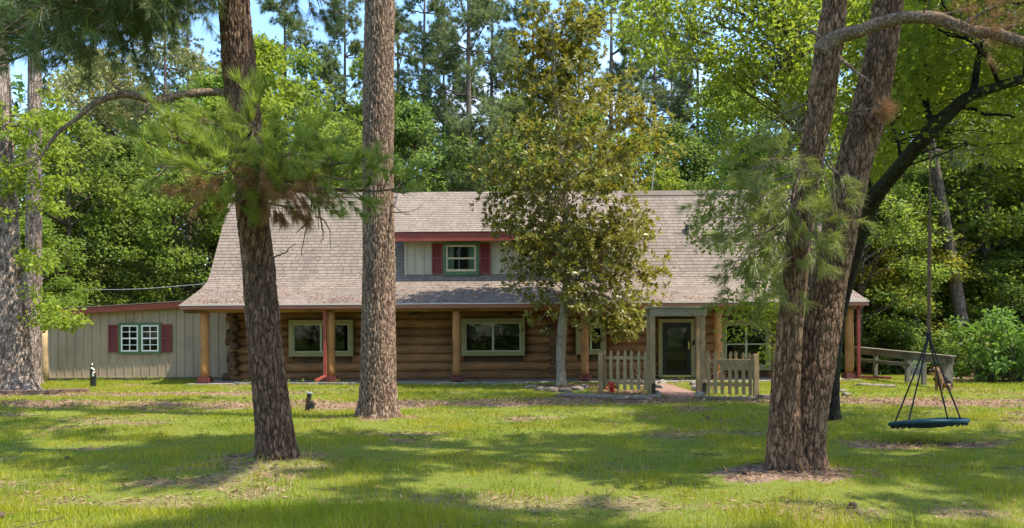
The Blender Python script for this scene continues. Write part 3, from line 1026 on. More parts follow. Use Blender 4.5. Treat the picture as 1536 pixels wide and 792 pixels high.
def dormer_window(x0p, x1p):
    x0, x1, z0, z1 = px_rect(x0p, x1p, 362.5, 412.0, YD - .06)
    z0 = max(z0, dzb + .06)
    t = 0.12
    mb = MB()
    for (a, b, c, d) in ((x0, x1, z0, z0 + .11), (x0, x1, z1 - t, z1), (x0, x0 + t * .95, z0 + .11, z1 - t), (x1 - t * .95, x1, z0 + .11, z1 - t)):
        mb.box(a, b, YD - .075, YD - .024, c, d)
    mb.box(x0 - .02, x1 + .02, YD - .11, YD - .02, z0 - .04, z0 - .001)
    wo_ = hb('dormer_window', M['dgreen'], mb, bevel=0.006)
    a, b, c, d = x0 + t * .95, x1 - t * .95, z0 + .11, z1 - t
    s = 0.055; mz = (c + d) / 2
    mb = MB()
    for (p, q_, r_, u_) in ((a, b, c, c + s * 1.5), (a, b, d - s, d), (a, a + s, c + s * 1.5, d - s), (b - s, b, c + s * 1.5, d - s), (a + s, b - s, mz - .03, mz + .03)):
        mb.box(p, q_, YD - .06, YD - .026, r_, u_)
    hb('sash', M['sash'], mb, wo_)
    mb = MB(); mb.box(a + s, b - s, YD - .036, YD - .030, c + s * 1.5, d - s); hb('pane', M['glass'], mb, wo_)
    mb = MB()      # dark sheet stands for the unlit room behind the pane, with two curtains
    mb.box(a + .02, b - .02, YD - .012, YD - .006, c, d); hb('dark_backing', M['dark_in'], mb, wo_)
    for (ca, cb) in ((a + .06, a + .27), (b - .24, b - .06)):
        n = 12
        v = []
        for i in range(n + 1):
            xx = ca + (cb - ca) * i / n; yy = YD - .022 + .005 * math.sin(i * 2.1)
            v += [(xx, yy, c + .06), (xx, yy, d - .04)]
        mb = MB(); mb.add(v, [(2 * i, 2 * i + 2, 2 * i + 3, 2 * i + 1) for i in range(n)])
        hb('curtain', M['curtain'], mb, wo_)
    return (x0, x1, z0, z1)


def shutter(x0, x1, z0, z1, y, parent, nm='shutter', dep=.045):
    mb = MB(); t = .05
    for (a, b, c, d) in ((x0, x1, z0, z0 + t), (x0, x1, z1 - t, z1), (x0, x0 + t, z0 + t, z1 - t), (x1 - t, x1, z0 + t, z1 - t), (x0 + t, x1 - t, (z0 + z1) / 2 - t / 2, (z0 + z1) / 2 + t / 2)):
        mb.box(a, b, y - dep, y, c, d)
    zz = z0 + t + .02
    while zz < z1 - t - .03:
        mb.add([(x0 + t, y - .012, zz + .05), (x1 - t, y - .012, zz + .05), (x1 - t, y - .036, zz), (x0 + t, y - .036, zz)], [(0, 1, 2, 3)])
        zz += .055
    mb.box(x0 + t, x1 - t, y - .01, y - .002, z0 + t, z1 - t)
    return mb.build(nm, M['shutter'], parent)


for (a, b) in ((664.5, 718.5), (834, 888)):
    x0, x1, z0, z1 = dormer_window(a, b)
    shutter(x0 - .40, x0 - .012, z0 + .03, z1 - .05, YD - .023, house)
    shutter(x1 + .012, x1 + .40, z0 + .03, z1 - .05, YD - .023, house)


# ---- ground floor windows
def log_window(rect, panes=2, split=None, t=.15, blind=False):
    x0, x1, z0, z1 = rect
    y = YW - 0.10
    mb = MB()
    for (a, b, c, d) in ((x0, x1, z0, z0 + t), (x0, x1, z1 - t, z1), (x0, x0 + t, z0 + t, z1 - t), (x1 - t, x1, z0 + t, z1 - t)):
        mb.box(a, b, y - .06, y + .30, c, d)
    wo_ = hb('window', M['green'], mb, bevel=.008)
    a, b, c, d = x0 + t, x1 - t, z0 + t, z1 - t
    fw = .035
    mb = MB()
    for (p, q_, r_, u_) in ((a, b, c, c + fw), (a, b, d - fw, d), (a, a + fw, c + fw, d - fw), (b - fw, b, c + fw, d - fw)):
        mb.box(p, q_, y - .02, y + .05, r_, u_)
    for i in range(1, panes):
        xx = a + (b - a) * i / panes
        mb.box(xx - fw, xx + fw, y - .02, y + .05, c + fw, d - fw)
    if split:
        zz = c + (d - c) * split
        mb.box(a + fw, b - fw, y - .012, y + .045, zz - .02, zz + .02)
    hb('sash', M['pale_sash'], mb, wo_)
    for i in range(panes):
        p, q_ = a + (b - a) * i / panes + fw, a + (b - a) * (i + 1) / panes - fw
        mb = MB(); mb.box(p, q_, y + .010, y + .016, c + fw, d - fw)
        hb('pane', M['glass'], mb, wo_)
    if blind:
        mb = MB()
        k = 0
        zz = d - .02
        while zz > c + (d - c) * (.35 if blind == 2 else 0.55):
            mb.add([(a + .05, y + .16, zz), (b - .05, y + .16, zz), (b - .05, y + .19, zz - .05), (a + .05, y + .19, zz - .05)], [(0, 1, 2, 3)]); zz -= .055
        hb('blind', M['blind'], mb, wo_)
    return wo_


log_window(W1, 2); log_window(W2, 2, None, .15, 1); log_window(W3, 2); log_window(W4, 2, .52, .15)

# ---- front door
x0, x1, z0, z1 = DR
z0 = 0.06
y = YW - .10
mb = MB(); t = .13
mb.box(x0, x0 + t, y - .05, y + .3, z0, z1 - t); mb.box(x1 - t, x1, y - .05, y + .3, z0, z1 - t); mb.box(x0, x1, y - .05, y + .3, z1 - t, z1)
dr = hb('front_door', M['green'], mb, bevel=.008)
a, b, c, d = x0 + t, x1 - t, z0 + .02, z1 - t
mb = MB(); s = .13
mb.box(a, a + s, y, y + .05, c + .06, d); mb.box(b - s, b, y, y + .05, c + .06, d); mb.box(a + s, b - s, y, y + .05, d - .17, d); mb.box(a + s, b - s, y, y + .05, c + .06, c + .20)
for f_ in (.30, .50, .74):
    zz = c + .20 + (d - .17 - c - .20) * f_
    mb.box(a + s, b - s, y + .004, y + .046, zz - .014, zz + .014)
hb('storm_door', M['black'], mb, dr, bevel=.004)
mb = MB(); mb.box(a + s, b - s, y + .022, y + .028, c + .20, d - .17); hb('pane', M['glass'], mb, dr)
mb = MB(); mb.box(a, b, y + .14, y + .19, c, d); hb('inner_door', M['dark_in'], mb, dr)
mb = MB(); mb.box(a + .25, b - .25, y + .132, y + .139, c + 1.05, d - .25); hb('inner_door_glass', M['blind'], mb, dr)
mb = MB(); mb.box(a, b, y - .06, y + .05, c - .01, c + .058); hb('threshold', M['brass'], mb, dr)
mb = MB(); mb.box(b - .09, b - .04, y - .03, y - .001, c + .95, c + 1.2); mb.tube([(b - .065, y - .06, c + 1.0), (b - .065, y - .06, c + 1.15)], .014, 8); hb('handle', M['brass'], mb, dr)
# coach lamp beside the door
c_ = P(1040.5, 514, y)
mb = MB(); mb.box(c_[0] - .03, c_[0] + .03, y - .14, y - .055, c_[2] - .09, c_[2] + .06); mb.box(c_[0] - .045, c_[0] + .045, y - .16, y - .056, c_[2] + .061, c_[2] + .085)
hb('door_chime', M['black'], mb, dr)

# ---- downspouts
c = P(490, 520, YP)
xx = c[0] - .0
mb = MB()
mb.box(xx - .05, xx + .05, YP - .26, YP - .18, .22, 2.30)
mb.bar((xx, YE + .03, 2.46), (xx, YP - .22, 2.30), .1, .08)
mb.bar((xx, YP - .22, .26), (xx - .25, YP - .50, .11), .10, .08)
hb('downspout', M['red'], mb, bevel=.006)
c = P(1284, 520, YP)
xx = c[0]
mb = MB(); mb.box(xx - .05, xx + .05, YP - .22, YP - .14, .12, 2.35); mb.bar((xx, YE + .03, 2.46), (xx, YP - .18, 2.35), .1, .08)
mb.bar((xx, YP - .18, .12), (xx + 1.0, YP - .28, .09), .10, .08)
hb('downspout', M['shutter'], mb, bevel=.006)

# ================================================================== annex on the left
YA = 26.75
annex = thing('annex', 'low taupe sided annex with red roof edge at the left end of the log house', 'building', (-13.5, YA, 0))
ax0, ax1 = P(72, 520, YA)[0], -9.6
zl, zr = P(72, 473, YA)[2], P(272, 460.5, YA)[2]
zr2 = zl + (zr - zl) * (ax1 - ax0) / (P(272, 460, YA)[0] - ax0)
mb = MB(); mb.prism([(ax0, .14), (ax1, .14), (ax1, zr2), (ax0, zl)], 1, YA, YA + 4)
mb.build('wall', M['siding'], annex)
mb = MB(); mb.box(ax0 + .03, ax1, YA + .03, YA + 3.9, -.1, .139); mb.build('foundation', M['concrete'], annex)
mb = MB()
bs = np.arange(ax0 + .05, ax1, .305)
for i, xx in enumerate(bs):
    zt_ = zl + (zr2 - zl) * (xx - ax0) / (ax1 - ax0)
    mb.box(xx - .018, xx + .018, YA - .018, YA - .001, .145, zt_ - .03)
mb.box(ax0 - .01, ax0 + .09, YA - .024, YA - .001, .142, zl)
mb.build('battens', M['siding'], annex)
mb = MB(); mb.box(ax0 - .02, ax1, YA - .04, YA - .001, .10, .141); mb.build('base_board', M['siding'], annex)
mb = MB(); e0, e1 = ax0 - .35, ax1 - .3
f = lambda xx: zl + (zr2 - zl) * (xx - ax0) / (ax1 - ax0)
mb.prism([(e0, f(e0) - .03), (e1, f(e1) - .03), (e1, f(e1) + .17), (e0, f(e0) + .17)], 1, YA - .32, YA - .27)
mb.prism([(e0, f(e0) + .02), (e1, f(e1) + .02), (e1, f(e1) + .06), (e0, f(e0) + .06)], 1, YA - .27, YA + 4.2)
mb.build('fascia', M['red'], annex)
mb = MB(); mb.prism([(e0 - .05, f(e0) + .172), (e1, f(e1) + .172), (e1, f(e1) + .205), (e0 - .05, f(e0) + .205)], 1, YA - .36, YA + 4.3)
mb.build('roof', M['shingle'], annex)
x0, x1, z0, z1 = px_rect(179, 242.5, 484, 531, YA)
t = .09; y = YA - .02
mb = MB(); mx_ = (x0 + x1) / 2
for (a, b, c, d) in ((x0, x1, z0, z0 + t), (x0, x1, z1 - t, z1), (x0, x0 + t, z0 + t, z1 - t), (x1 - t, x1, z0 + t, z1 - t), (mx_ - .06, mx_ + .06, z0 + t, z1 - t)):
    mb.box(a, b, y - .05, y + .0, c, d)
wn = mb.build('window', M['dgreen'], annex, bevel=.005)
for (a, b) in ((x0 + t, mx_ - .06), (mx_ + .06, x1 - t)):
    c, d = z0 + t, z1 - t; s = .045
    mb = MB()
    for (p, q_, r_, u_) in ((a, b, c, c + s), (a, b, d - s, d), (a, a + s, c + s, d - s), (b - s, b, c + s, d - s), (a + s, b - s, (c + d) / 2 - .025, (c + d) / 2 + .025)):
        mb.box(p, q_, y - .04, y - .002, r_, u_)
    mb.box((a + b) / 2 - .012, (a + b) / 2 + .012, y - .036, y - .012, c + s, d - s)
    for ff in (.25, .75):
        zz = c + (d - c) * ff
        mb.box(a + s, b - s, y - .034, y - .014, zz - .012, zz + .012)
    mb.build('sash', M['white'], wn)
    mb = MB(); mb.box(a + s, b - s, y - .018, y - .013, c + s, d - s); mb.build('pane', M['glass'], wn)
mb = MB(); mb.box(x0 + .05, x1 - .05, y - .006, y + .004, z0 + .05, z1 - .05); mb.build('dark_backing', M['black'], wn)  # flat dark sheet, the room's shade painted behind the panes
shutter(x0 - .375, x0 - .01, z0 + .06, z1 - .06, YA - .019, annex)
shutter(x1 + .01, x1 + .375, z0 + .06, z1 - .06, YA - .019, annex)

# ================================================================== small things in the yard
def stone_mesh(sx, sy, sz, seed):
    import bmesh
    bm = bmesh.new(); bmesh.ops.create_icosphere(bm, subdivisions=3, radius=1)
    co_ = np.array([v.co[:] for v in bm.verts])
    d = 1 + 0.9 * (fbm(co_ * 1.6 + seed * 7.7, seed, 3) - 0.5)
    co_ = np.sign(co_) * np.abs(co_) ** 0.8 * d[:, None] * np.array([sx, sy, sz])
    for v, c in zip(bm.verts, co_): v.co = c
    me = bpy.data.meshes.new('stone'); bm.to_mesh(me); bm.free()
    me.polygons.foreach_set('use_smooth', [True] * len(me.polygons))
    return me


def stone(name, px, py, sx, sy, sz, seed, mat, label, group, rz=0.0):
    p = G(px, py)
    me = stone_mesh(sx, sy, sz, seed)
    o = link(name, me, mat)
    p[2] = height(p[:1], p[1:2])[0]
    o.location = (p[0], p[1], p[2] + sz * .35); o.rotation_euler = (0, 0, rz)
    return tag(o, label, 'stone', group)


ring = [(797, 583, .20), (812, 586.5, .17), (829, 587.5, .2), (848, 588, .18), (865, 586, .2), (876, 583, .15)]
txt = ['leftmost edging stone of the ring around the magnolia trunk', 'second edging stone from the left in the ring around the magnolia',
       'edging stone just left of the magnolia trunk foot', 'edging stone straight in front of the magnolia trunk',
       'edging stone front right of the magnolia trunk', 'rightmost small edging stone of the magnolia ring']
for i, (px, py, s) in enumerate(ring):
    stone('edging_stone', px, py, s, s * .7, .09, i, M['stone'], txt[i], 'stones around the magnolia', rng.uniform(-.4, .4))
ln = [(850, 595, .27), (876, 596.5, .30), (903, 598, .33), (931, 599, .30), (958, 599, .28), (979, 598, .2)]
txt = ['flat border stone at the left end of the row before the picket fence', 'second flat border stone from the left before the picket fence',
       'flat border stone below the left picket fence post', 'flat border stone below the red flowers', 'flat border stone below the middle pickets of the left fence',
       'short flat border stone at the foot of the left arbor post']
for i, (px, py, s) in enumerate(ln):
    stone('border_stone', px, py, s, s * .5, .075, 20 + i, M['stone'], txt[i], 'flat stones before the left picket fence', rng.uniform(-.15, .15))
wl = [(986, 594, .15, 'front pale rock left of the brick walk by the arbor'), (989, 584, .16, 'middle pale rock left of the brick walk'),
      (992, 577, .14, 'rear pale rock left of the brick walk near the porch'), (1050, 596, .15, 'front pale rock right of the brick walk by the arbor'),
      (1045, 586, .18, 'middle pale rock right of the brick walk'), (1040, 578, .14, 'rear pale rock right of the brick walk near the porch')]
for i, (px, py, s, t_) in enumerate(wl):
    stone('walk_rock', px, py, s * .8, s * .8, .11, 40 + i, M['white_stone'], t_, 'pale rocks along the brick walk', i)
rs = [(1296, 579, .25, 'flat stone nearest the red post base at the right house corner'), (1314, 580, .25, 'flat stone under the red drain pipe'),
      (1333, 581, .22, 'flat stone past the end of the red drain pipe'), (1262, 588, .16, 'small stone beside the leaning dark oak trunk'),
      (1270, 594, .15, 'lower small stone beside the leaning dark oak trunk')]
for i, (px, py, s, t_) in enumerate(rs):
    stone('flat_stone', px, py, s, s * .55, .06, 60 + i, M['stone'], t_, 'stones by the right house corner', 0.1 * i)

# pale edging along the porch, broken lengths
for i, (a, b, t_) in enumerate([(352, 430, 'low pale edging strip along the porch left of the first trunk'), (436, 532, 'low pale edging strip between the two near trunks'),
                                (604, 690, 'low pale edging strip right of the straight pale trunk'), (692, 790, 'low pale edging strip under the middle porch window')]):
    p, q_ = G(a, 577.3), G(b, 577.3)
    mb = MB(); n = 8
    pts = np.array([p + (q_ - p) * u + np.array([0, .05 * rng.normal(), 0]) for u in np.linspace(0, 1, n)])
    for j in range(n - 1):
        mb.bar(pts[j] + [0, 0, .03], pts[j + 1] * .985 + pts[j] * .015 + [0, 0, .03], .11, .09)
    tag(mb.build('porch_edging', M['white_stone'], bevel=.01), t_, 'edging', 'edging strips along the porch')

# landscape timbers, left
for i, (a, ya_, b, yb_, t_) in enumerate([(-60, 592, 70, 591.5, 'longer landscape timber lying at the left edge of the lawn'), (72, 590, 133, 589, 'shorter landscape timber lying by the water tap')]):
    p, q_ = G(a, ya_), G(b, yb_)
    mb = MB(); mb.bar(p + [0, 0, .055], q_ + [0, 0, .055], .14, .13)
    tag(mb.build('landscape_timber', M['timber'], bevel=.015), t_, 'timber', 'landscape timbers at the left')
for i, (a, ya_, b, yb_, t_) in enumerate([(1046, 600, 1092, 600.5, 'edging timber in front of the right picket fence beside the arbor'), (1094, 600.5, 1134, 600, 'edging timber below the right end post of the picket fence'),
                                          (1137, 597, 1166, 596, 'pale edging timber running behind the double trunk')]):
    p, q_ = G(a, ya_), G(b, yb_)
    mb = MB(); mb.bar(p + [0, 0, .035], q_ + [0, 0, .035], .10, .09)
    tag(mb.build('edging_timber', M['gray_rail'], bevel=.012), t_, 'timber', 'edging timbers by the right fence')

# brick walk: structure
mb = MB()
p0, p1 = G(996, 597), G(1040, 597)
mb.box(3.75, 4.75, p0[1], 23.94, -.05, .035)
tag(mb.build('walkway', M['brick'], bevel=.008), kind='structure')
mb = MB(); mb.box(4.3, 5.25, 23.45, 23.93, -.05, .05)
tag(mb.build('walkway_step', M['concrete'], bevel=.01), kind='structure')


# ---- picket fences and arbor
def picket(x, y, z0, z1, w=.085, t=.022, par=None, ang=0.0):
    h = z1 - z0
    a = w / 2
    poly = [(-a, 0), (a, 0), (a, h - .19), (a * .55, h - .17), (a * .55, h - .15), (a * 1.0, h - .11), (a * .75, h - .05), (0, h), (-a * .75, h - .05), (-a * 1.0, h - .11), (-a * .55, h - .15), (-a * .55, h - .17), (-a, h - .19)]
    mb = MB(); mb.prism(poly, 1, -t / 2, t / 2)
    o = mb.build('picket', M['gray_wood'])
    o.parent = par; o.location = Vector((x, y, z0)) - Vector(par.location)
    o.rotation_euler = (rng.normal() * .012, rng.normal() * .012, ang)
    return o


Pl0, Pl1 = G(901, 589.5), G(978, 592)
fl = thing('picket_fence', 'weathered gray picket fence with red flowers at its foot, left of the arbor', 'fence', (Pl0[0], Pl0[1], 0), 0, 'picket fences beside the arbor')
ang = math.atan2(Pl1[1] - Pl0[1], Pl1[0] - Pl0[0])
mb = MB(); z1 = P(901, 529.5, Pl0[1])[2]; mb.box(Pl0[0] - .055, Pl0[0] + .055, Pl0[1] - .055, Pl0[1] + .055, -.1, z1); mb.build('post', M['gray_wood'], fl, bevel=.008)
fb = lambda u, o=0.0: Pl0 + (Pl1 - Pl0) * u + np.array([0, .1 + o, 0])
for pxx in (907.5, 917.5, 928, 938.7, 949.3, 959.6, 970):
    u = (pxx - 901) / 77.0
    q_ = fb(u)
    picket(q_[0], q_[1], .10, P(pxx, 526 - 1.5 * rng.uniform(), q_[1])[2], par=fl, ang=ang)
for zz in (.28, .93):
    mb = MB(); mb.bar(fb(.0, .035) + [0, 0, zz], fb(.97, .035) + [0, 0, zz], .04, .085); mb.build('rail', M['gray_wood'], fl)

Pr0, Pr1 = G(1058, 594.5), G(1134, 596.5)
fr_ = thing('picket_fence', 'weathered gray picket fence with a wide front rail, right of the arbor', 'fence', (Pr1[0], Pr1[1], 0), 0, 'picket fences beside the arbor')
ang = math.atan2(Pr1[1] - Pr0[1], Pr1[0] - Pr0[0])
z1 = P(1133.5, 531, Pr1[1])[2]
mb = MB(); mb.box(Pr1[0] - .06, Pr1[0] + .06, Pr1[1] - .06, Pr1[1] + .06, -.1, z1); mb.build('post', M['gray_wood'], fr_, bevel=.008)
fb2 = lambda u, o=0.0: Pr0 + (Pr1 - Pr0) * u + np.array([0, .1 + o, 0])
for pxx in (1064.6, 1075.4, 1086, 1097, 1107.6, 1118, 1128):
    u = (pxx - 1058) / 76.0
    q_ = fb2(u)
    picket(q_[0], q_[1], .06, P(pxx, 524.5 + (pxx - 1064) * .06 + rng.uniform(-1, 1), q_[1])[2], par=fr_, ang=ang)
for zz in (.30,):
    mb = MB(); mb.bar(fb2(.0, .035) + [0, 0, zz], fb2(.97, .035) + [0, 0, zz], .04, .085); mb.build('rail', M['gray_wood'], fr_)
zz = P(1100, 544, Pr1[1])[2]
mb = MB(); mb.bar(fb2(.28, -.05) + [0, 0, zz], fb2(.95, -.05) + [0, 0, zz], .035, .15); mb.build('rail', M['gray_wood'], fr_, bevel=.006)
mb = MB(); mb.bar(fb2(.0, .04) + [0, 0, zz + .02], fb2(.97, .04) + [0, 0, zz + .02], .035, .08); mb.build('rail', M['gray_wood'], fr_)

ya = 18.45
ar = thing('garden_arbor', 'weathered wooden entry arbor with flat top beam framing the front door', 'arbor', (4.2, ya, 0))
zt0, zt1 = P(1016, 474.0, ya)[2], P(1016, 459.5, ya)[2]
for pxx in (979.5, 1054.5):
    for dy in (0, .48):
        c = P(pxx, 590, ya)
        mb = MB(); mb.box(c[0] - .055, c[0] + .055, ya + dy - .055, ya + dy + .055, -.1, zt0 + .1); mb.build('post', M['gray_wood'], ar, bevel=.008)
xa, xb = P(973, 466, ya)[0], P(1061, 466, ya)[0]
for dy in (-.085, .54):
    mb = MB(); mb.box(xa + .03, xb - .03, ya + dy, ya + dy + .04, zt0, zt1 - .055); mb.build('beam', M['beam_wood'], ar, bevel=.006)
mb = MB()
for dy in np.arange(-.12, .58, .145):
    mb.box(xa - .01, xb + .01, ya + dy, ya + dy + .135, zt1 - .053, zt1 - rng.uniform(0, .006))
mb.build('top_boards', M['beam_wood'], ar, bevel=.006)
for pxx, t_ in ((980.5, 'short dark path light at the left arbor post'), (1056.5, 'short dark path light at the right arbor post')):
    c = P(pxx, 590, ya - .14)
    t = thing('path_light', t_, 'path light', (c[0], ya - .14, 0), 0, 'path lights at the arbor')
    mb = MB((c[0], ya - .14, 0)); mb.box(c[0] - .04, c[0] + .04, ya - .18, ya - .10, -.05, .26); mb.build('stake', M['dark_wood'], t, bevel=.006)
    mb = MB((c[0], ya - .14, 0)); mb.box(c[0] - .05, c[0] + .05, ya - .19, ya - .09, .265, .30); mb.box(c[0] - .03, c[0] + .03, ya - .17, ya - .11, .30, .33); mb.build('lamp_head', M['plastic'], t, bevel=.006)

# red flowers by the left picket fence
c = G(917, 590)
t = thing('red_flowers', 'small clump of bright red flowers at the foot of the left picket fence', 'flowers', tuple(c))
n = 60
pc = np.stack([rng.normal(0, .07, n), rng.normal(0, .05, n), rng.uniform(.05, .27, n)], -1)
v = leaves(pc, rand_dir(n), rand_dir(n) + [0, -.3, .6], .085, .06)
link('petals', npmesh('petals', v, 4, M['redflower']), None, t)
mb = MB()
for i in range(9): mb.tube([(rng.normal(0, .03), rng.normal(0, .03), -.02), (pc[i][0], pc[i][1], pc[i][2])], .006, 5)
link('stems', mb.build('stems', M['leaf_mid']).data).parent = t
bpy.data.objects.remove(bpy.data.objects['stems']) if 'stems' in bpy.data.objects and bpy.data.objects['stems'].parent is None else None

# bare vines on the fences
for (pxx, pyy, t_) in ((966, 588, 'bare twiggy vine climbing between the left pickets and the arbor'), (1068, 592, 'bare twiggy vine climbing the first picket right of the arbor')):
    c = G(pxx, pyy)
    mb = MB()
    for k in range(9):
        p = np.array([rng.normal(0, .04), rng.normal(0, .03) - .03, 0]); d = np.array([rng.normal(0, .35), rng.normal(0, .12), 1])
        pts = [p]
        for s in range(7):
            d = d + rng.normal(0, .35, 3); d[2] = abs(d[2]) * .6 + .3; d /= np.linalg.norm(d)
            p = p + d * rng.uniform(.08, .17); pts.append(p)
        mb.tube(pts, np.linspace(.010, .003, len(pts)), 5)
    o = mb.build('bare_vine', M['gray_wood']); o.location = tuple(c)
    tag(o, t_, 'vine', 'bare vines at the arbor')

# ---- water tap
c = G(139, 580.5)
t = thing('water_tap', 'black garden water tap post with hose fittings in front of the annex', 'tap', tuple(c))
mb = MB(); mb.tube([(-.04, 0, -.05), (-.04, 0, .70)], .035, 10); mb.build('post', M['plastic'], t).location = (0, 0, 0)
mb = MB(); mb.tube([(.05, .02, -.05), (.05, .02, .42)], .05, 10); mb.build('valve_pipe', M['plastic'], t).location = (0, 0, 0)
mb = MB(); mb.tube([(-.03, -.03, .60), (.02, -.03, .58), (.07, -.03, .53)], .022, 8); mb.tube([(-.02, .0, .68), (-.01, 0, .745)], .02, 8)
mb.tube([(.05, -.05, .34), (.05, -.06, .44), (.10, -.06, .46)], .03, 8); mb.build('spout', M['white'], t).location = (0, 0, 0)
mb = MB(); mb.tube([(.115, -.06, .44), (.155, -.06, .44)], .035, 10); mb.build('handle', M['red'], t).location = (0, 0, 0)

# ---- garden outlet stake
c = G(462, 616)
t = thing('garden_outlet', 'short leaning dark stake with a black outlet box in the lawn between trunks', 'outlet', tuple(c))
mb = MB(); mb.bar((-.03, 0, -.05), (.035, 0, .36), .085, .07, (0, 1, 0)); mb.build('stake', M['dark_wood'], t, bevel=.008).location = (0, 0, 0)
mb = MB(); mb.bar((.032, 0, .352), (.037, 0, .38), .105, .09, (0, 1, 0)); mb.build('cap', M['metal'], t).location = (0, 0, 0)
mb = MB(); mb.box(.045, .135, -.06, .02, .04, .17); mb.box(.07, .11, -.045, .005, .17, .205); mb.build('outlet_box', M['plastic'], t, bevel=.01).location = (0, 0, 0)

# ---- peeled post at the annex corner
c = G(67, 571.5)
c = P(67, 569, 26.0); c[2] = 0
mb = MB(); mb.tube([(0, 0, -.1), (.01, 0, .6), (-.01, 0, 1.2), (.0, 0, 1.82)], [.13, .115, .11, .105], 14, True, .05, 5)
o = mb.build('peeled_post', M['gray_wood'], smooth=True); o.location = tuple(c)
tag(o, 'upright peeled log post at the left corner of the annex', 'post')

# ---- rail fence on the right, wire panel
A, B = P(1284, 526, 26.5), P(1430, 541.5, 20.3)
tt = lambda u: A + (B - A) * u
rf = thing('rail_fence', 'weathered gray rail fence with a wide top board running to the right of the house', 'fence', (B[0], B[1], 0))
mb = MB(); mb.bar(tt(0), tt(1), .05, .20); mb.bar(tt(0) + [0, -.02, .125], tt(1) + [0, -.02, .125], .17, .04); mb.build('top_rail', M['gray_rail'], rf, bevel=.006)
mb = MB(); mb.bar(tt(0) - [0, 0, .32], tt(.62) - [0, 0, .26], .05, .11); mb.build('middle_rail', M['gray_rail'], rf, bevel=.006)
def u_for(px):
    us = np.linspace(0, 1, 400); pp = A + (B - A) * us[:, None]
    xs_ = 768 + F * pp[:, 0] / pp[:, 1]
    return us[np.argmin(np.abs(xs_ - px))]
for pxx, w_ in ((1315, .12), (1363, .12), (1388, .12), (1424, .24)):
    p = tt(u_for(pxx)) + np.array([0, .09, 0])
    mb = MB(); mb.box(p[0] - w_ / 2, p[0] + w_ / 2, p[1] - .05, p[1] + .05, -.1, p[2] + .06); mb.build('post', M['gray_rail'], rf, bevel=.008)
pa, pb = tt(u_for(1366)) + [0, .05, 0], tt(u_for(1385)) + [0, .05, 0]
mb = MB()
for u in np.linspace(0, 1, 12): p = pa + (pb - pa) * u; mb.tube([(p[0], p[1], .08), (p[0], p[1], .70)], .004, 4)
for zz in np.linspace(.08, .70, 12): mb.tube([(pa[0], pa[1], zz), (pb[0], pb[1], zz)], .004, 4)
mb.build('wire_panel', M['wire'], rf)

# ---- overhead cable on the left, from the house gable to the trees
a_, b_ = P(318, 424.5, 26.6), P(40, 426, 34)
pts = [a_ + (b_ - a_) * u - np.array([0, 0, .25 * math.sin(math.pi * u)]) for u in np.linspace(0, 1, 14)]
mb = MB(); mb.tube(pts, .012, 6)
tag(mb.build('power_cable', M['wire']), 'thin pale overhead cable running left from the house roof', 'cable')

# ================================================================== dog
def skin_mesh(name, verts, edges, radii, sub=2, root=0):
    me = bpy.data.meshes.new(name)
    me.from_pydata([tuple(v) for v in verts], edges, [])
    o = bpy.data.objects.new(name + '_skeleton', me); COL.objects.link(o)
    m = o.modifiers.new('skin', 'SKIN'); m.use_smooth_shade = True; m.branch_smoothing = 0.4
    sv = me.skin_vertices[0].data
    for i, r in enumerate(radii):
        rr = r if isinstance(r, tuple) else (r, r)
        sv[i].radius = rr; sv[i].use_root = (i == root)
    s = o.modifiers.new('sub', 'SUBSURF'); s.levels = sub; s.render_levels = sub
    dg_ = bpy.context.evaluated_depsgraph_get(); dg_.update()
    r = bpy.data.meshes.new_from_object(o.evaluated_get(dg_))
    r.name = name
    bpy.data.objects.remove(o); bpy.data.meshes.remove(me)
    return r


dv = [(-.20, 0, .17, .135), (-.10, 0, .29, .13), (.02, 0, .41, .14), (.10, 0, .52, .12), (.145, 0, .62, .092), (.175, 0, .70, .082), (.235, 0, .695, .062), (.30, 0, .675, .042), (.345, 0, .67, .030),
      (.10, .085, .42, .07), (.075, .09, .28, .05), (.10, .085, .14, .036), (.105, .085, .04, .032), (.155, .085, .025, .034),
      (.10, -.085, .42, .07), (.075, -.09, .28, .05), (.10, -.085, .14, .036), (.105, -.085, .04, .032), (.155, -.085, .025, .034),
      (-.17, .10, .17, .10), (-.02, .155, .215, .07), (-.16, .15, .06, .042), (-.06, .15, .028, .036), (.03, .15, .025, .034),
      (-.17, -.10, .17, .10), (-.02, -.155, .215, .07), (-.16, -.15, .06, .042), (-.06, -.15, .028, .036), (.03, -.15, .025, .034),
      (-.31, -.02, .08, .05), (-.37, -.13, .05, .042), (-.34, -.26, .04, .025),
      (.155, .045, .775, .032), (.150, .06, .83, .020), (.150, .068, .87, .006), (.155, -.045, .775, .032), (.150, -.06, .83, .020), (.150, -.068, .87, .006)]
de = [(0, 1), (1, 2), (2, 3), (3, 4), (4, 5), (5, 6), (6, 7), (7, 8), (2, 9), (9, 10), (10, 11), (11, 12), (12, 13), (2, 14), (14, 15), (15, 16), (16, 17), (17, 18),
      (0, 19), (19, 20), (20, 21), (21, 22), (22, 23), (0, 24), (24, 25), (25, 26), (26, 27), (27, 28), (0, 29), (29, 30), (30, 31), (5, 32), (32, 33), (33, 34), (5, 35), (35, 36), (36, 37)]
dm = skin_mesh('dog', [d[:3] for d in dv], de, [d[3] for d in dv])
# coat patches: black saddle, mask and ears on tan
n = len(dm.vertices); cc = np.zeros(n * 3, np.float32); dm.vertices.foreach_get('co', cc); cc = cc.reshape(-1, 3)
nz = fbm(cc * 9, 5, 3) - .5
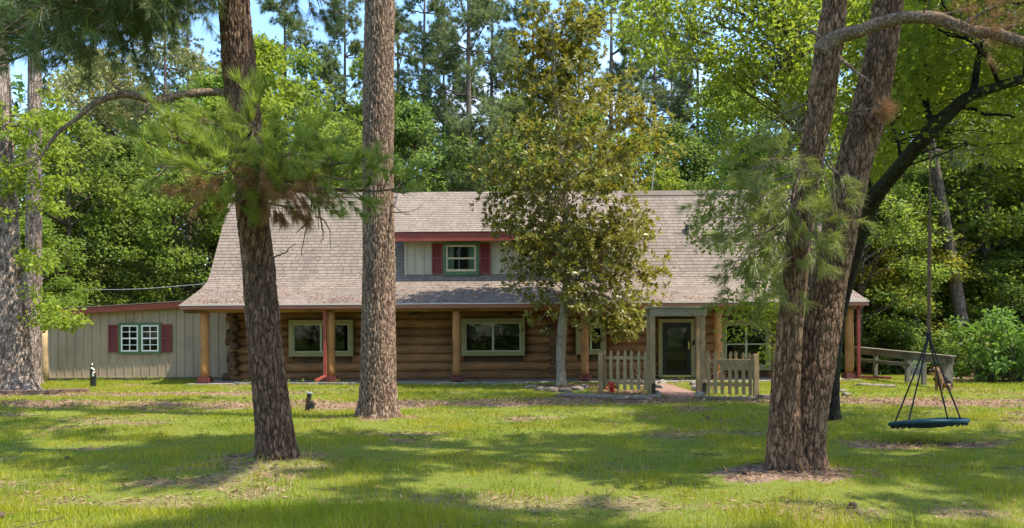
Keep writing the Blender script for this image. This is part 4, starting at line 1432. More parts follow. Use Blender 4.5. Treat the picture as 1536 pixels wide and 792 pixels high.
# saddle: behind the spine line
bx = cc[:, 0] + .9 * (cc[:, 2] - .30) * -1.0
sad = sm(-.02, -.12, cc[:, 0] - (cc[:, 2] - .17) * .72 + .08 + nz * .12) * sm(.09, .16, cc[:, 2]) * sm(.70, .6, cc[:, 2])
mask = sm(.225, .26, cc[:, 0] + nz * .06) * sm(.6, .63, cc[:, 2])
ears = sm(.76, .80, cc[:, 2])
dark = np.clip(np.maximum.reduce([sad, mask, ears * .8]), 0, 1)
da = dm.attributes.new('coat', 'FLOAT', 'POINT'); da.data.foreach_set('value', dark.astype(np.float32))
m, nt, out = newmat('shepherd_coat')
a = nt.nodes.new('ShaderNodeAttribute'); a.attribute_name = 'coat'
nn = noise(nt, coords(nt), 30, 4)
tan = ramp(nt, nn, [(0.3, (0.19, 0.095, 0.042)), (0.7, (0.36, 0.20, 0.10))])
cl_ = mixc(nt, a.outputs['Fac'], tan, (0.02, 0.016, 0.013))
principled(nt, out, cl_, 0.8, 0.15, nn, 0.5, 0.01)
c = G(1412.5, 587)
dog = link('dog', dm, m)
dog.location = (c[0], c[1], 0.0); dog.rotation_euler = (0, 0, R(192)); dog.scale = (.98, .92, .82)
tag(dog, 'tan and black shepherd dog sitting by the end of the rail fence', 'dog')
mb = MB()
for s in (-1, 1):
    mb.tube([(.236, s * .034, .725), (.252, s * .038, .727)], .011, 8)
e = mb.build('eyes', M['black'], None); e.parent = dog; e.location = (0, 0, 0)
mb = MB(); mb.tube([(.352, 0, .682), (.378, 0, .680)], [.022, .016], 10); e = mb.build('nose', M['black'], None); e.parent = dog; e.location = (0, 0, 0)

# ================================================================== saucer swing
YS = 10.2
sc_ = P(1392, 632.5, YS); l_, r_ = P(1339, 636, YS), P(1446, 630, YS)
rad = (r_[0] - l_[0]) / 2
sw = thing('saucer_swing', 'round teal saucer swing hanging on black ropes from the leaning oak', 'swing', tuple(sc_))
tilt = math.atan2(r_[2] - l_[2], r_[0] - l_[0])
rotm = Matrix.Rotation(-tilt, 3, 'Y') @ Matrix.Rotation(R(-7.0), 3, 'X')
def sx(p): return np.array(rotm @ Vector(p))
ths = np.linspace(0, 2 * math.pi, 65)
pts = [sx((math.cos(t) * rad * .95, math.sin(t) * rad * .95, .012 * math.sin(2 * t))) for t in ths]
mb = MB(); mb.tube(pts, .030, 14, False, .03, 2); mb.build('rim', M['teal'], sw, smooth=True).location = (0, 0, 0)
mb = MB()
v = [sx((0, 0, -.09))]; f = []
for k, rr in enumerate((.25, .5, .75, .95)):
    for t in ths[:-1]: v.append(sx((math.cos(t) * rad * rr, math.sin(t) * rad * rr, -.09 + .08 * rr ** 2)))
for j in range(64): f.append((0, 1 + j, 1 + (j + 1) % 64))
for k in range(3):
    for j in range(64): a = 1 + k * 64; f.append((a + j, a + 64 + j, a + 64 + (j + 1) % 64, a + (j + 1) % 64))
mb.add(v, f); mb.build('seat', M['teal'], sw, smooth=True).location = (0, 0, 0)
mb = MB()   # scalloped lacing under the rim
n = 28
for k in range(n):
    t0, t1 = 2 * math.pi * k / n, 2 * math.pi * (k + 1) / n
    q_ = [sx((math.cos(t0 + (t1 - t0) * u) * rad * .93, math.sin(t0 + (t1 - t0) * u) * rad * .93, -.03 - .035 * math.sin(math.pi * u))) for u in (0, .25, .5, .75, 1)]
    mb.tube(q_, .010, 5)
mb.build('lacing', M['rope'], sw).location = (0, 0, 0)
knot = P(1393, 505, YS) - sc_
for (cx, cy) in ((-.78, -.45), (-.66, .5), (.62, -.5), (.80, .42)):
    mb = MB(); e = sx((cx * rad, cy * rad, .02))
    mb.tube([knot, knot * .5 + e * .5 + np.array([0, 0, -.01]), e], .011, 8)
    mb.build('rope', M['rope'], sw).location = (0, 0, 0)
top = P(1396, 197, YS) - sc_
mb = MB(); n = 40
hp = [knot + (top - knot) * u + np.array([.004 * math.sin(u * 70), .004 * math.cos(u * 70), 0]) for u in np.linspace(0, .55, n)]
mb.tube(hp, .024, 8, True, .25, 3)
mb.tube([knot + (top - knot) * u for u in (.5, .8, 1.0)], .014, 8)
mb.build('hanging_rope', M['brown_rope'], sw).location = (0, 0, 0)
mb = MB(); mb.tube([knot + np.array([0, 0, -.05]), knot + np.array([0, 0, .06])], .035, 10); mb.build('swivel', M['rope'], sw).location = (0, 0, 0)

# ================================================================== trees
def trunk_mesh(name, ctrl, seg, step, amp, cell, mat, flare=0.25, seed=0, lobes=5):
    """ctrl rows: x, y, z, radius.  A ringed tube with raised bark plates."""
    ctrl = np.asarray(ctrl, float)
    L = np.linalg.norm(np.diff(ctrl[:, :3], axis=0), axis=1).sum()
    cc_ = spline(ctrl, 600)
    sa = np.concatenate([[0], np.cumsum(np.linalg.norm(np.diff(cc_[:, :3], axis=0), axis=1))])
    vis = min(sa[-1], 8.0)          # finer rings on the lower trunk
    ss = np.concatenate([np.arange(0, vis, step), np.arange(vis, sa[-1], step * 6), [sa[-1]]]) if sa[-1] > vis else np.linspace(0, sa[-1], max(8, int(sa[-1] / step)))
    c = np.stack([np.interp(ss, sa, cc_[:, k]) for k in range(4)], -1)
    n = len(c)
    pts, rad = c[:, :3], c[:, 3]
    t, a, b = frames(pts)
    th = np.linspace(0, 2 * math.pi, seg, endpoint=False)
    s = np.concatenate([[0], np.cumsum(np.linalg.norm(np.diff(pts, axis=0), axis=1))])
    cs, sn = np.cos(th)[None, :], np.sin(th)[None, :]
    one = np.ones((n, seg))
    big = fbm(np.stack([cs * 1.1 * one, sn * 1.1 * one, s[:, None] * 0.7 * one], -1), seed, 3) - 0.5
    cell = cell * 1.9
    q = np.stack([cs * rad.mean() * cell * one, sn * rad.mean() * cell * one, s[:, None] * cell * 0.2 * one], -1)
    q = q + 0.9 * (np.stack([fbm(q * 1.1, seed + 3, 2), fbm(q * 1.1, seed + 4, 2), fbm(q * 1.1, seed + 5, 2)], -1) - .5)
    d1, d2 = worley(q, seed)
    rid = 1 - np.abs(2 * fbm(q * np.array([.8, .8, .5]), seed + 31, 3) - 1)
    plate = np.clip(sm(0.0, 0.24, d2 - d1) * (1 - .75 * sm(.80, .97, rid)), 0, 1)
    fine = fbm(q * 2.6, seed + 9, 3) - 0.5
    amp = amp * .62
    h = np.maximum(s, 0)[:, None]
    fl = 2.1 * flare * np.exp(-h / 0.17) * (0.35 + 0.65 * np.cos(lobes * th[None, :] + 1.3 * seed) ** 2)
    rr = rad[:, None] * (1 + 0.16 * big + fl) + amp * (plate - 0.6) + amp * 1.1 * fine
    v = pts[:, None, :] + (a[:, None, :] * cs[..., None] + b[:, None, :] * sn[..., None]) * rr[..., None]
    i = np.arange(n - 1)[:, None] * seg; j = np.arange(seg)[None, :]; k = (j + 1) % seg
    f = np.stack([i + j, i + k, i + seg + k, i + seg + j], -1).reshape(-1, 4)
    me = npmesh(name, v.reshape(-1, 3), 4, mat, f, True)
    at = me.attributes.new('plate', 'FLOAT', 'POINT'); at.data.foreach_set('value', plate.ravel().astype(np.float32))
    return me


def pxc(rows, Ys):
    """rows of (px, py, width in px); Ys depth per row -> control rows"""
    out = []
    for (px, py, w_), Y in zip(rows, Ys):
        p = P(px, py, Y); out.append([*p, w_ / F * Y / 2])
    return out


class Limbs:
    """collects branch tubes of one tree into one mesh"""
    def __init__(s): s.v, s.f, s.n = [], [], 0

    def add(s, pts, r0, r1, seg=7, rough=.08, p=1.0):
        pts = np.asarray(pts, float)
        v, f = tube_np(pts, r1 + (r0 - r1) * (1 - np.linspace(0, 1, len(pts))) ** p, seg, rough, int(abs(pts[0][0]) * 100) % 97)
        s.v.append(v); s.f.append(f + s.n); s.n += len(v)

    def mesh(s, name, mat): return npmesh(name, np.concatenate(s.v), 4, mat, np.concatenate(s.f), True)


def bend(p, q, n=9, sag=0.0, jit=0.06):
    p, q = np.asarray(p, float), np.asarray(q, float)
    L = np.linalg.norm(q - p)
    u = np.linspace(0, 1, n)[:, None]
    w_ = np.cumsum(rng.normal(0, 1, (n, 3)), 0) * jit * L / n
    w_ = w_ - w_[0] - u * (w_[-1] - w_[0])
    return p + (q - p) * u + np.array([0, 0, -sag * L]) * (4 * u * (1 - u)) + w_


def bough(lb, tl, p, q, r0, nsub=9, sub=0.7, sag=0.05, start=0.25, tips=3, up=0.15):
    """a pine bough: a limb with side twigs, tufts (tip, direction) appended to tl"""
    main = bend(p, q, 12, sag, 0.12)
    lb.add(main, r0, r0 * .25, 7)
    d = unit(main[-1] - main[-2])
    tl.append((main[-1], d))
    for k in range(nsub):
        u = start + (1 - start) * (k + rng.uniform(0, 1)) / nsub
        i = min(10, int(u * 11)); b = main[i] + (main[i + 1] - main[i]) * (u * 11 - i)
        md = unit(main[i + 1] - main[i])
        sd = unit(np.cross(md, rand_dir(1)[0])) * 0.9 + md * 0.7 + np.array([0, 0, up])
        e = b + unit(sd) * sub * rng.uniform(0.5, 1.1)
        tw = bend(b, e, 6, 0.05, .2); lb.add(tw, r0 * .28, r0 * .1, 5)
        for j in range(tips):
            w_ = 1 - 0.28 * j
            ii = w_ * 5; i0 = min(4, int(ii)); pp = tw[i0] + (tw[i0 + 1] - tw[i0]) * (ii - i0)
            tl.append((pp, unit(tw[i0 + 1] - tw[i0]) + rng.normal(0, .25, 3)))


def tuft_mesh(name, tl, n, L, w_, mat, spread=.85, droop=.12):
    tip = np.array([t[0] for t in tl]); d = np.array([t[1] for t in tl])
    return npmesh(name, needles(tip, d, n, L, w_, spread, droop), 3, mat)


# ------------------------------------------------------------------ A: near pine on the left
YA_ = TA[1]
rowsA = [(416, 697, 60), (414, 672, 56), (409, 620, 53), (400, 540, 49), (393, 460, 48), (388, 400, 46), (380, 330, 46), (374, 250, 46), (366, 170, 47), (358, 90, 47), (351, 0, 45), (344, -120, 43)]
ctl = pxc(rowsA, [YA_] * len(rowsA))
ctl[0][2] = -0.08
top = np.array(ctl[-1]); ctl += [[top[0] - .1, YA_ + .1, 12, .15], [top[0] - .1, YA_ + .2, 17, .10], [top[0], YA_ + .2, 20, .03]]
tA = thing('pine_tree', 'near pine with brown bark, dead hanging needles and a bare side limb, left of centre', 'tree', (TA[0], TA[1], 0), 0, 'big pines on the lawn')
def setp(o, parent):
    o.parent = parent; o.location = -Vector(parent.location); return o
setp(link('trunk', trunk_mesh('trunk', ctl, 150, .022, .024, 22, M['bark_dark'], .22, 1)), tA)
lb = Limbs(); tg, td, tk = [], [], []
# the long bare limb to the left
rows = [(345, 142, 15), (318, 138, 14), (290, 140, 14), (262, 144, 14), (236, 152, 14), (205, 144, 14), (185, 141, 14), (162, 147, 12), (140, 156, 10), (118, 176, 8), (98, 190, 7), (84, 203, 6), (70, 222, 5), (58, 238, 4), (40, 244, 3.5), (22, 251, 3)]
c = spline(pxc(rows, np.linspace(YA_, YA_ - 1.2, len(rows))), 70)
v, f = tube_np(c[:, :3], c[:, 3] * .82, 14, .1, 3)
setp(link('branch', npmesh('branch', v, 4, M['bark_limb'], f, True)), tA)
for (a, b, r) in (((190, 142), (158, 118), .022), ((225, 150), (214, 172), .025), ((150, 152), (128, 165), .015), ((60, 236), (40, 262), .008)):
    pa, pb = P(*a, YA_ - .6), P(*b, YA_ - .7); lb.add(bend(pa, pb, 7, 0, .2), r, r * .4)
# green boughs near the trunk
for (s, e, dy, r) in (((372, 215), (470, 205), -1.0, .03), ((375, 240), (545, 235), -.8, .035), ((378, 265), (610, 280), -.3, .035), ((378, 262), (560, 262), -1.0, .03), ((372, 225), (500, 235), -1.3, .025),
                      ((368, 215), (255, 205), -.9, .03), ((368, 230), (190, 200), .5, .03), ((368, 240), (235, 250), -.8, .025), ((370, 255), (330, 235), -1.6, .02), ((372, 200), (395, 165), -1.3, .02),
                      ((380, 280), (430, 262), -1.2, .02), ((372, 235), (300, 255), -1.5, .02), ((366, 190), (300, 175), -1.0, .02), ((380, 275), (350, 300), -.6, .015), ((376, 225), (440, 225), -1.6, .02), ((378, 262), (520, 290), -.4, .025)):
    p, q_ = P(*s, YA_ - .05), P(*e, YA_ + dy)
    bough(lb, tg, p, q_, r, 10, .40, .06, .3, 3, .25)
# dead, brown hanging twigs and needles
for (s, e, dy, r) in (((380, 285), (470, 262), -.9, .02), ((380, 285), (440, 275), -1.1, .018), ((376, 270), (395, 245), -1.2, .016), ((375, 250), (300, 280), -.9, .016), ((372, 245), (262, 285), -.6, .016), ((380, 290), (480, 300), -.5, .018)):
    p, q_ = P(*s, YA_ - .05), P(*e, YA_ + dy)
    bough(lb, td, p, q_, r, 12, .26, .1, .2, 3, -.35)
for (s, m_, e) in (((395, 275), (470, 275), (478, 345)), ((470, 280), (462, 330), (452, 383)), ((474, 325), (490, 335), (497, 375)), ((476, 300), (484, 345), (482, 365)), ((408, 386), (425, 380), (443, 366)), ((462, 335), (452, 342), (446, 350)), ((355, 260), (350, 275), (357, 290))):
    c = spline([P(*s, YA_ - .5), P(*m_, YA_ - .5), P(*e, YA_ - .5)], 14) + rng.normal(0, .006, (14, 3))
    lb.add(c, .012, .004, 6)
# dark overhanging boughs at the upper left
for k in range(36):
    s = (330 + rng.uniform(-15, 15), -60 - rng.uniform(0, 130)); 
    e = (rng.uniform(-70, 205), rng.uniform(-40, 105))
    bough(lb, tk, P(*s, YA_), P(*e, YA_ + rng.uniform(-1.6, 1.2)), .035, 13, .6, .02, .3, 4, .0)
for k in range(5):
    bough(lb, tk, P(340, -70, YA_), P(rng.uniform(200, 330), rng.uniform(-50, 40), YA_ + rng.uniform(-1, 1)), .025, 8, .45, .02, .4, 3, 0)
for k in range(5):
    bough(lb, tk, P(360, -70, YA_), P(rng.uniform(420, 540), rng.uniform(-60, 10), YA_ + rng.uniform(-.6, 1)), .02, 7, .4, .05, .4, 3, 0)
# upper crown, unseen above the picture, placed and filled for its shade below
def high_crown(lb, tl, cx, cy, z0, z1, Rm, nb, sub=1.0):
    for k in range(nb):
        z = z0 + (z1 - z0) * ((k + rng.uniform(0, 1)) / nb)
        R_ = Rm * (1 - ((z - z0) / (z1 - z0)) ** 1.6) * rng.uniform(.5, 1.05) + .5
        a = rng.uniform(0, 2 * math.pi)
        bough(lb, tl, (cx, cy, z - .3), (cx + R_ * math.cos(a), cy + R_ * math.sin(a), z + rng.uniform(-.2, .7)), .05, 22, sub, .05, .35, 3, .1)
th_ = []
high_crown(lb, th_, TA[0] - 1.2, YA_ + .8, 12.5, 20, 2.6, 15, .8)
setp(link('limbs', lb.mesh('limbs', M['bark_limb'])), tA)
setp(link('needles', tuft_mesh('needles', tg, 52, .20, .0052, M['needle'], .62, -.05)), tA)
setp(link('dead_needles', tuft_mesh('dead_needles', td, 34, .19, .004, M['needle_dead'], .7, .75)), tA)
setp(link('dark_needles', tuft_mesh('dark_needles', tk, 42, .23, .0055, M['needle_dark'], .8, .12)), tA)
setp(link('crown', tuft_mesh('crown', th_, 44, .30, .03, M['needle'], .9, .1)), tA)

# ------------------------------------------------------------------ B: straight pale pine
rowsB = [(567, 633, 60), (567, 615, 56), (567, 590, 54), (567, 540, 51), (567.5, 460, 49), (568, 380, 47), (567.5, 300, 46), (567.5, 200, 45), (568.5, 100, 45), (570, 0, 44), (571, -120, 42)]
ctl = pxc(rowsB, [TB[1]] * len(rowsB)); ctl[0][2] = -.08
tp = ctl[-1]; ctl += [[tp[0], tp[1], 14, .21], [tp[0] + .1, tp[1], 20, .13], [tp[0] + .1, tp[1], 25, .03]]
tB = thing('pine_tree', 'straight tall pine trunk with pale flaky bark in front of the roof, centre left', 'tree', (TB[0], TB[1], 0), 0, 'big pines on the lawn')
setp(link('trunk', trunk_mesh('trunk', ctl, 150, .028, .028, 19, M['bark_pale'], .24, 4)), tB)
lb = Limbs(); th_ = []
high_crown(lb, th_, TB[0] + 1.3, TB[1] - 2.2, 13.5, 25, 5.0, 24, .9)
for (s, e, Y) in (((588, 318), (640, 300), TB[1] - .1), ((588, 305), (625, 322), TB[1] - .1)):
    lb.add(bend(P(*s, Y), P(*e, Y - .4), 6, .1, .2), .012, .003)
setp(link('limbs', lb.mesh('limbs', M['bark_limb'])), tB)
setp(link('crown', tuft_mesh('crown', th_, 44, .30, .03, M['needle'], .9, .1)), tB)

# ------------------------------------------------------------------ C: double trunk on the right
YC = TC[1]
tC = thing('pine_tree', 'large pine forking into two trunks near the ground, right of the arbor', 'tree', (TC[0], TC[1], 0), 0, 'big pines on the lawn')
rowsL = [(1178, 716, 54), (1177, 690, 50), (1176, 640, 44), (1179, 570, 39), (1184, 500, 36), (1191, 420, 36), (1199, 350, 35), (1207, 290, 35), (1218, 230, 35), (1229, 170, 36), (1238, 110, 38), (1246, 50, 38), (1252, 0, 32), (1262, -120, 30)]
ctl = pxc(rowsL, np.linspace(YC, YC - .15, len(rowsL))); ctl[0][2] = -.1
tp = ctl[-1]; ctl += [[tp[0] + .3, tp[1], 9, .11], [tp[0] + .5, tp[1], 14, .07], [tp[0] + .6, tp[1], 17, .02]]
cl_top = ctl[-1]
setp(link('trunk', trunk_mesh('trunk', ctl, 140, .02, .026, 23, M['bark_red'], .25, 6)), tC)
rowsR = [(1203, 716, 66), (1204, 690, 61), (1208, 640, 57), (1218, 570, 56), (1231, 500, 53), (1243, 430, 49), (1257, 360, 49), (1269, 300, 48), (1283, 240, 48), (1300, 180, 48), (1311, 130, 46), (1321, 80, 43), (1333, 0, 41), (1356, -120, 39)]
ctl = pxc(rowsR, np.linspace(YC + .12, YC + .3, len(rowsR))); ctl[0][2] = -.1
tp = ctl[-1]; ctl += [[tp[0] + .7, tp[1], 10, .16], [tp[0] + 1.3, tp[1], 16, .10], [tp[0] + 1.5, tp[1], 20, .03]]
cr_top = ctl[-1]
setp(link('trunk', trunk_mesh('trunk', ctl, 160, .02, .028, 22, M['bark_red'], .25, 9)), tC)
lb = Limbs(); tg, td, tn = [], [], []
rows = [(1232, 78, 36), (1246, 62, 30), (1266, 52, 24), (1295, 45, 22), (1325, 33, 21), (1355, 27, 20), (1385, 26, 20), (1415, 30, 21), (1440, 42, 20), (1465, 48, 19), (1490, 50, 19), (1515, 58, 19), (1545, 66, 18), (1600, 60, 15), (1680, 30, 10)]
c = spline(pxc(rows, np.linspace(YC - .15, YC - 1.0, len(rows))), 90)
setp(link('branch', trunk_mesh('branch', [[r[0], r[1], r[2], r[3] * .88] for r in c[::6]] + [list(c[-1])], 40, .03, .008, 26, M['bark_limb'], 0, 13)), tC)
for (s, e, r) in (((1440, 40), (1520, -5), .025), ((1490, 48), (1545, 30), .022), ((1400, 26), (1470, 10), .015), ((1500, 50), (1420, 80), .010), ((1258, 86), (1310, 126), .022), ((1216, 48), (1228, 56), .02), ((1236, 238), (1264, 266), .014), ((1380, 28), (1402, -10), .01)):
    lb.add(bend(P(*s, YC - .5), P(*e, YC - .75), 8, .0, .15), r, r * .35)
for k in range(9):
    bough(lb, td, P(rng.uniform(1430, 1500), 45, YC - .7), P(rng.uniform(1400, 1560), rng.uniform(-10, 75), YC - .8), .008, 6, .2, .0, .3, 2, -.1)
# drooping fine boughs left of the stems
for (s, e, dy, r, sag) in (((1215, 215), (1120, 290), -.4, .014, -.12), ((1212, 260), (1095, 330), -.2, .014, -.15), ((1210, 275), (1085, 370), -.6, .013, -.15), ((1205, 290), (1110, 400), -.3, .012, -.15), ((1205, 300), (1140, 430), -.7, .012, -.12),
                           ((1200, 330), (1060, 330), .3, .012, -.05), ((1215, 230), (1150, 240), -.8, .012, 0), ((1212, 250), (1180, 330), -.9, .012, -.1), ((1205, 310), (1170, 420), -.6, .010, -.1), ((1220, 200), (1170, 190), .3, .012, 0),
                           ((1200, 340), (1130, 360), -.9, .012, -.05), ((1195, 380), (1150, 440), -.5, .01, -.1), ((1232, 200), (1260, 330), -.8, .012, -.1), ((1225, 230), (1250, 360), -.7, .010, -.1), ((1218, 260), (1215, 380), -.9, .010, 0), ((1205, 310), (1225, 330), -.8, .010, 0),
                           ((1230, 160), (1140, 250), .5, .014, -.1), ((1232, 150), (1100, 240), 1.0, .014, -.1), ((1215, 240), (1050, 300), .6, .012, -.12), ((1200, 330), (1090, 410), .4, .012, -.12), ((1196, 370), (1100, 460), .2, .010, -.1)):
    bough(lb, tg, P(*s, YC - .1), P(*e, YC + dy), r, 9, .34, sag, .3, 2, -.15)
for k in range(3):
    lb.add(bend(P(1140 + 20 * k, 330, YC - .3), P(1010 + 30 * k, 350 + 12 * k, YC - .2), 10, .1, .2), .008, .003)
for (a, b) in ((1029, 352), (1067, 317)):
    pass
for k in range(4):
    bough(lb, td, P(1262, 170, YC), P(rng.uniform(1325, 1338), rng.uniform(150, 185), YC - .2), .008, 7, .1, .0, .7, 2, -.4)
high_crown(lb, tn, cl_top[0] - .3, YC - .9, 10.5, 16.5, 2.8, 11, .8)
high_crown(lb, tn, cr_top[0] + .3, YC - .6, 12, 20, 3.2, 14, .9)
setp(link('limbs', lb.mesh('limbs', M['bark_limb'])), tC)
setp(link('needles', tuft_mesh('needles', tg, 34, .19, .0055, M['needle_droop'], .6, .2)), tC)
setp(link('dead_needles', tuft_mesh('dead_needles', td, 16, .13, .003, M['needle_dead'], .8, .2)), tC)
setp(link('crown', tuft_mesh('crown', tn, 44, .30, .03, M['needle'], .9, .1)), tC)

# ------------------------------------------------------------------ leaning dark oak holding the swing
oak0 = G(1247, 628)
tO = thing('oak_tree', 'dark leaning oak trunk arching right over the swing under green leaves', 'tree', (oak0[0], oak0[1], 0))
rows = [(1246, 632, 30), (1246, 600, 25), (1249, 540, 23), (1258, 470, 23), (1272, 410, 24), (1290, 350, 24), (1310, 300, 24), (1333, 270, 21), (1358, 240, 21), (1382, 212, 22), (1406, 185, 22), (1428, 166, 19), (1445, 150, 17), (1470, 138, 15), (1500, 128, 14), (1540, 116, 13), (1620, 80, 10), (1750, 10, 6)]
Yo = np.interp(np.arange(len(rows)), [0, 3, 9, 12, 17], [oak0[1], 13.0, 10.25, 9.9, 9.6])
ctl = pxc(rows, Yo); ctl[0][2] = -.08
setp(link('trunk', trunk_mesh('trunk', ctl, 64, .03, .013, 20, M['bark_black'], .1, 21)), tO)
oc = np.array(ctl)[:, :3]
lb = Limbs()
for (a, b, Y0, Y1, r) in (((1435, 160), (1478, 172), 10, 10, .035), ((1478, 172), (1536, 178), 10, 9.8, .02), ((1400, 190), (1380, 60), 10.2, 11, .05), ((1380, 60), (1330, -80), 11, 12, .04), ((1455, 145), (1490, 0), 9.9, 10.5, .05), ((1310, 300), (1290, 200), 11.5, 12.5, .03),
                          ((1540, 116), (1560, -60), 9.7, 9.2, .05), ((1350, 250), (1330, 170), 10.8, 11.8, .03), ((1500, 128), (1450, 60), 9.8, 9.0, .03)):
    lb.add(bend(P(*a, Y0), P(*b, Y1), 9, -.03, .12), r, r * .5)
cen = []
for k in range(430):
    px, py = rng.uniform(1330, 1640), rng.uniform(-110, 235)
    if py > 150 + (px - 1330) * .1 and rng.uniform() < .6: continue
    cen.append(P(px, py, rng.uniform(9.0, 14.5)))
for k in range(190):
    px, py = rng.uniform(1270, 1420), rng.uniform(0, 330)
    if py > 300 - (px - 1270) * .9: 
        continue
    cen.append(P(px, py, rng.uniform(11.5, 15)))
for k in range(16):      # sprigs on the trunk
    i = rng.integers(4, 10); cen.append(oc[i] + rng.normal(0, .22, 3))
for k in range(70):     # higher and outward crown
    cen.append(np.array([rng.uniform(4.5, 13), rng.uniform(7, 15.5), rng.uniform(6, 10)]))
cen = np.array(cen)
# the arching trunk stays clear of leaves on the near side
tpx = 768 + F * oc[:, 0] / oc[:, 1]; tpy = HZ - F * (oc[:, 2] - CH) / oc[:, 1]
cpx = 768 + F * cen[:, 0] / cen[:, 1]; cpy = HZ - F * (cen[:, 2] - CH) / cen[:, 1]
dd_ = np.hypot(cpx[:, None] - np.interp(np.linspace(0, len(oc) - 1, 120), np.arange(len(oc)), tpx)[None], cpy[:, None] - np.interp(np.linspace(0, len(oc) - 1, 120), np.arange(len(oc)), tpy)[None])
jn = (dd_.argmin(1) / 119 * (len(oc) - 1)).round().astype(int)
near = (dd_.min(1) < 52) & (cen[:, 1] < oc[jn, 1] + .5)
near[-70:] &= False
cen = cen[~near | (rng.uniform(size=len(cen)) < .06)]
allp = np.vstack([oc[8:]] + [v_[::7] for v_ in lb.v])
for c in cen[::2]:
    j = np.argmin(np.linalg.norm(allp - c, axis=1) + 3 * np.maximum(0, allp[:, 2] - c[2]))
    lb.add(bend(allp[j], c, 7, -.05, .2), .014, .004, 5)
setp(link('limbs', lb.mesh('limbs', M['bark_black'])), tO)
setp(link('crown', npmesh('crown', leaf_clusters(cen, .42, 62, .112, .066, .6), 4, M['leaf_oak'])), tO)

# ------------------------------------------------------------------ broad-leaved tree behind the double trunk
Yg = 17.2
gp = P(1214, 605, Yg)
tG = thing('broadleaf_tree', 'bright green broad-leaved tree behind the double trunk, hanging over the right roof', 'tree', (gp[0], Yg, 0))
ctl = [[gp[0], Yg, -.1, .16], [gp[0] + .05, Yg, 2, .13], [gp[0] - .05, Yg, 5, .11], [gp[0] - .2, Yg + .1, 8, .08], [gp[0] - .4, Yg, 11.5, .03]]
setp(link('trunk', trunk_mesh('trunk', ctl, 24, .08, .01, 18, M['bark_far'], .2, 30)), tG)
cen = []
for k in range(330):
    px, py = rng.uniform(915, 1290), rng.uniform(-120, 150)
    lim = np.interp(px, [915, 960, 1010, 1060, 1120, 1290], [10, 75, 120, 110, 150, 170])
    if py > lim: continue
    cen.append(P(px, py, rng.uniform(14.5, 18.5)))
for k in range(60):
    px, py = rng.uniform(1060, 1290), rng.uniform(120, 330); cen.append(P(px, py, rng.uniform(15.5, 18)))
for k in range(64):
    px, py = rng.uniform(1045, 1200), rng.uniform(280, 500)
    if px < 1085 and py > 400: continue
    if px < 1110 - (py - 400) * .35 and rng.uniform() < .75: continue
    cen.append(P(px, py, rng.uniform(15.8, 17.4)))
for k in range(10):
    cen.append(P(rng.uniform(1165, 1195), rng.uniform(440, 540), rng.uniform(15.8, 17)))
cen = np.array(cen); lb = Limbs()
tc = np.array(ctl)[:, :3]; tcs = spline(tc, 40)
for c in cen[::2]:
    j = np.argmin(np.linalg.norm(tcs - c - np.array([0, 0, -1.0]), axis=1) + 2 * np.maximum(0, tcs[:, 2] - c[2]))
    lb.add(bend(tcs[j], c, 8, -.08, .15), .022, .005, 5)
setp(link('limbs', lb.mesh('limbs', M['bark_far'])), tG)
setp(link('crown', npmesh('crown', leaf_clusters(cen, .45, 60, .115, .07, .6), 4, M['leaf_oak'])), tG)

# ------------------------------------------------------------------ left edge pines
for (rows, Y, mat, seed, lab) in (
        ([(20, 587, 74), (19, 570, 60), (17, 540, 53), (14, 470, 47), (9, 400, 43), (4, 320, 40), (-1, 220, 37), (-6, 100, 34), (-12, -60, 30)], 21.0, M['bark_gray'], 40, 'broad pale pine trunk cut by the left edge of the photo'),
        ([(47, 574, 30), (47, 550, 26), (49, 480, 24), (50, 400, 22), (51, 320, 21), (52, 220, 19), (52, 130, 18), (52, 0, 17)], 24.5, M['bark_gray'], 42, 'slimmer gray pine trunk just right of the broad trunk at the left edge')):
    ctl = pxc(rows, [Y] * len(rows)); ctl[0][2] = -.1
    tp = ctl[-1]; ctl += [[tp[0], tp[1], tp[2] + 5, tp[3] * .8], [tp[0], tp[1], tp[2] + 12, .04]]
    t = thing('pine_tree', lab, 'tree', (ctl[0][0], Y, 0), 0, 'big pines on the lawn')
    setp(link('trunk', trunk_mesh('trunk', ctl, 56, .07, .03, 12, mat, .18, seed)), t)
    lb = Limbs(); th_ = []
    high_crown(lb, th_, tp[0], Y, tp[2], tp[2] + 12, 3.5, 30, 1.0)
    setp(link('limbs', lb.mesh('limbs', M['bark_limb'])), t)
    setp(link('crown', tuft_mesh('crown', th_, 18, .28, .024, M['needle'], .9, .1)), t)

# young oak with yellow green leaves beside them
Yk = 20.2
kp = P(92, 590, Yk)
tK = thing('oak_sapling', 'sunlit young oak with yellow green lobed leaves between the left edge trunks', 'tree', (P(30, 590, 22)[0], 22.2, 0))
x0 = tK.location.x
ctl = [[x0, 22.2, -.1, .09], [x0 + .2, 21.8, 2.5, .07], [x0 + .5, 21, 5, .05], [x0 + .7, 20.6, 8.6, .015]]
setp(link('trunk', trunk_mesh('trunk', ctl, 16, .1, .005, 18, M['bark_far'], .1, 50)), tK)
cen = [P(rng.uniform(-20, 112), rng.uniform(140, 320), rng.uniform(19.6, 21.6)) for k in range(52)]
cen += [P(rng.uniform(36, 78), rng.uniform(372, 500), rng.uniform(20, 21)) for k in range(15)] + [P(rng.uniform(70, 122), rng.uniform(462, 488), rng.uniform(19.8, 20.6)) for k in range(9)]
cen = np.array(cen); lb = Limbs(); tcs = spline(np.array(ctl)[:, :3], 40)
for c in cen:
    j = np.argmin(np.linalg.norm(tcs - c, axis=1) + 2 * np.maximum(0, tcs[:, 2] - c[2]))
    lb.add(bend(tcs[j], c, 7, -.05, .15), .014, .004, 5)
setp(link('limbs', lb.mesh('limbs', M['bark_far'])), tK)
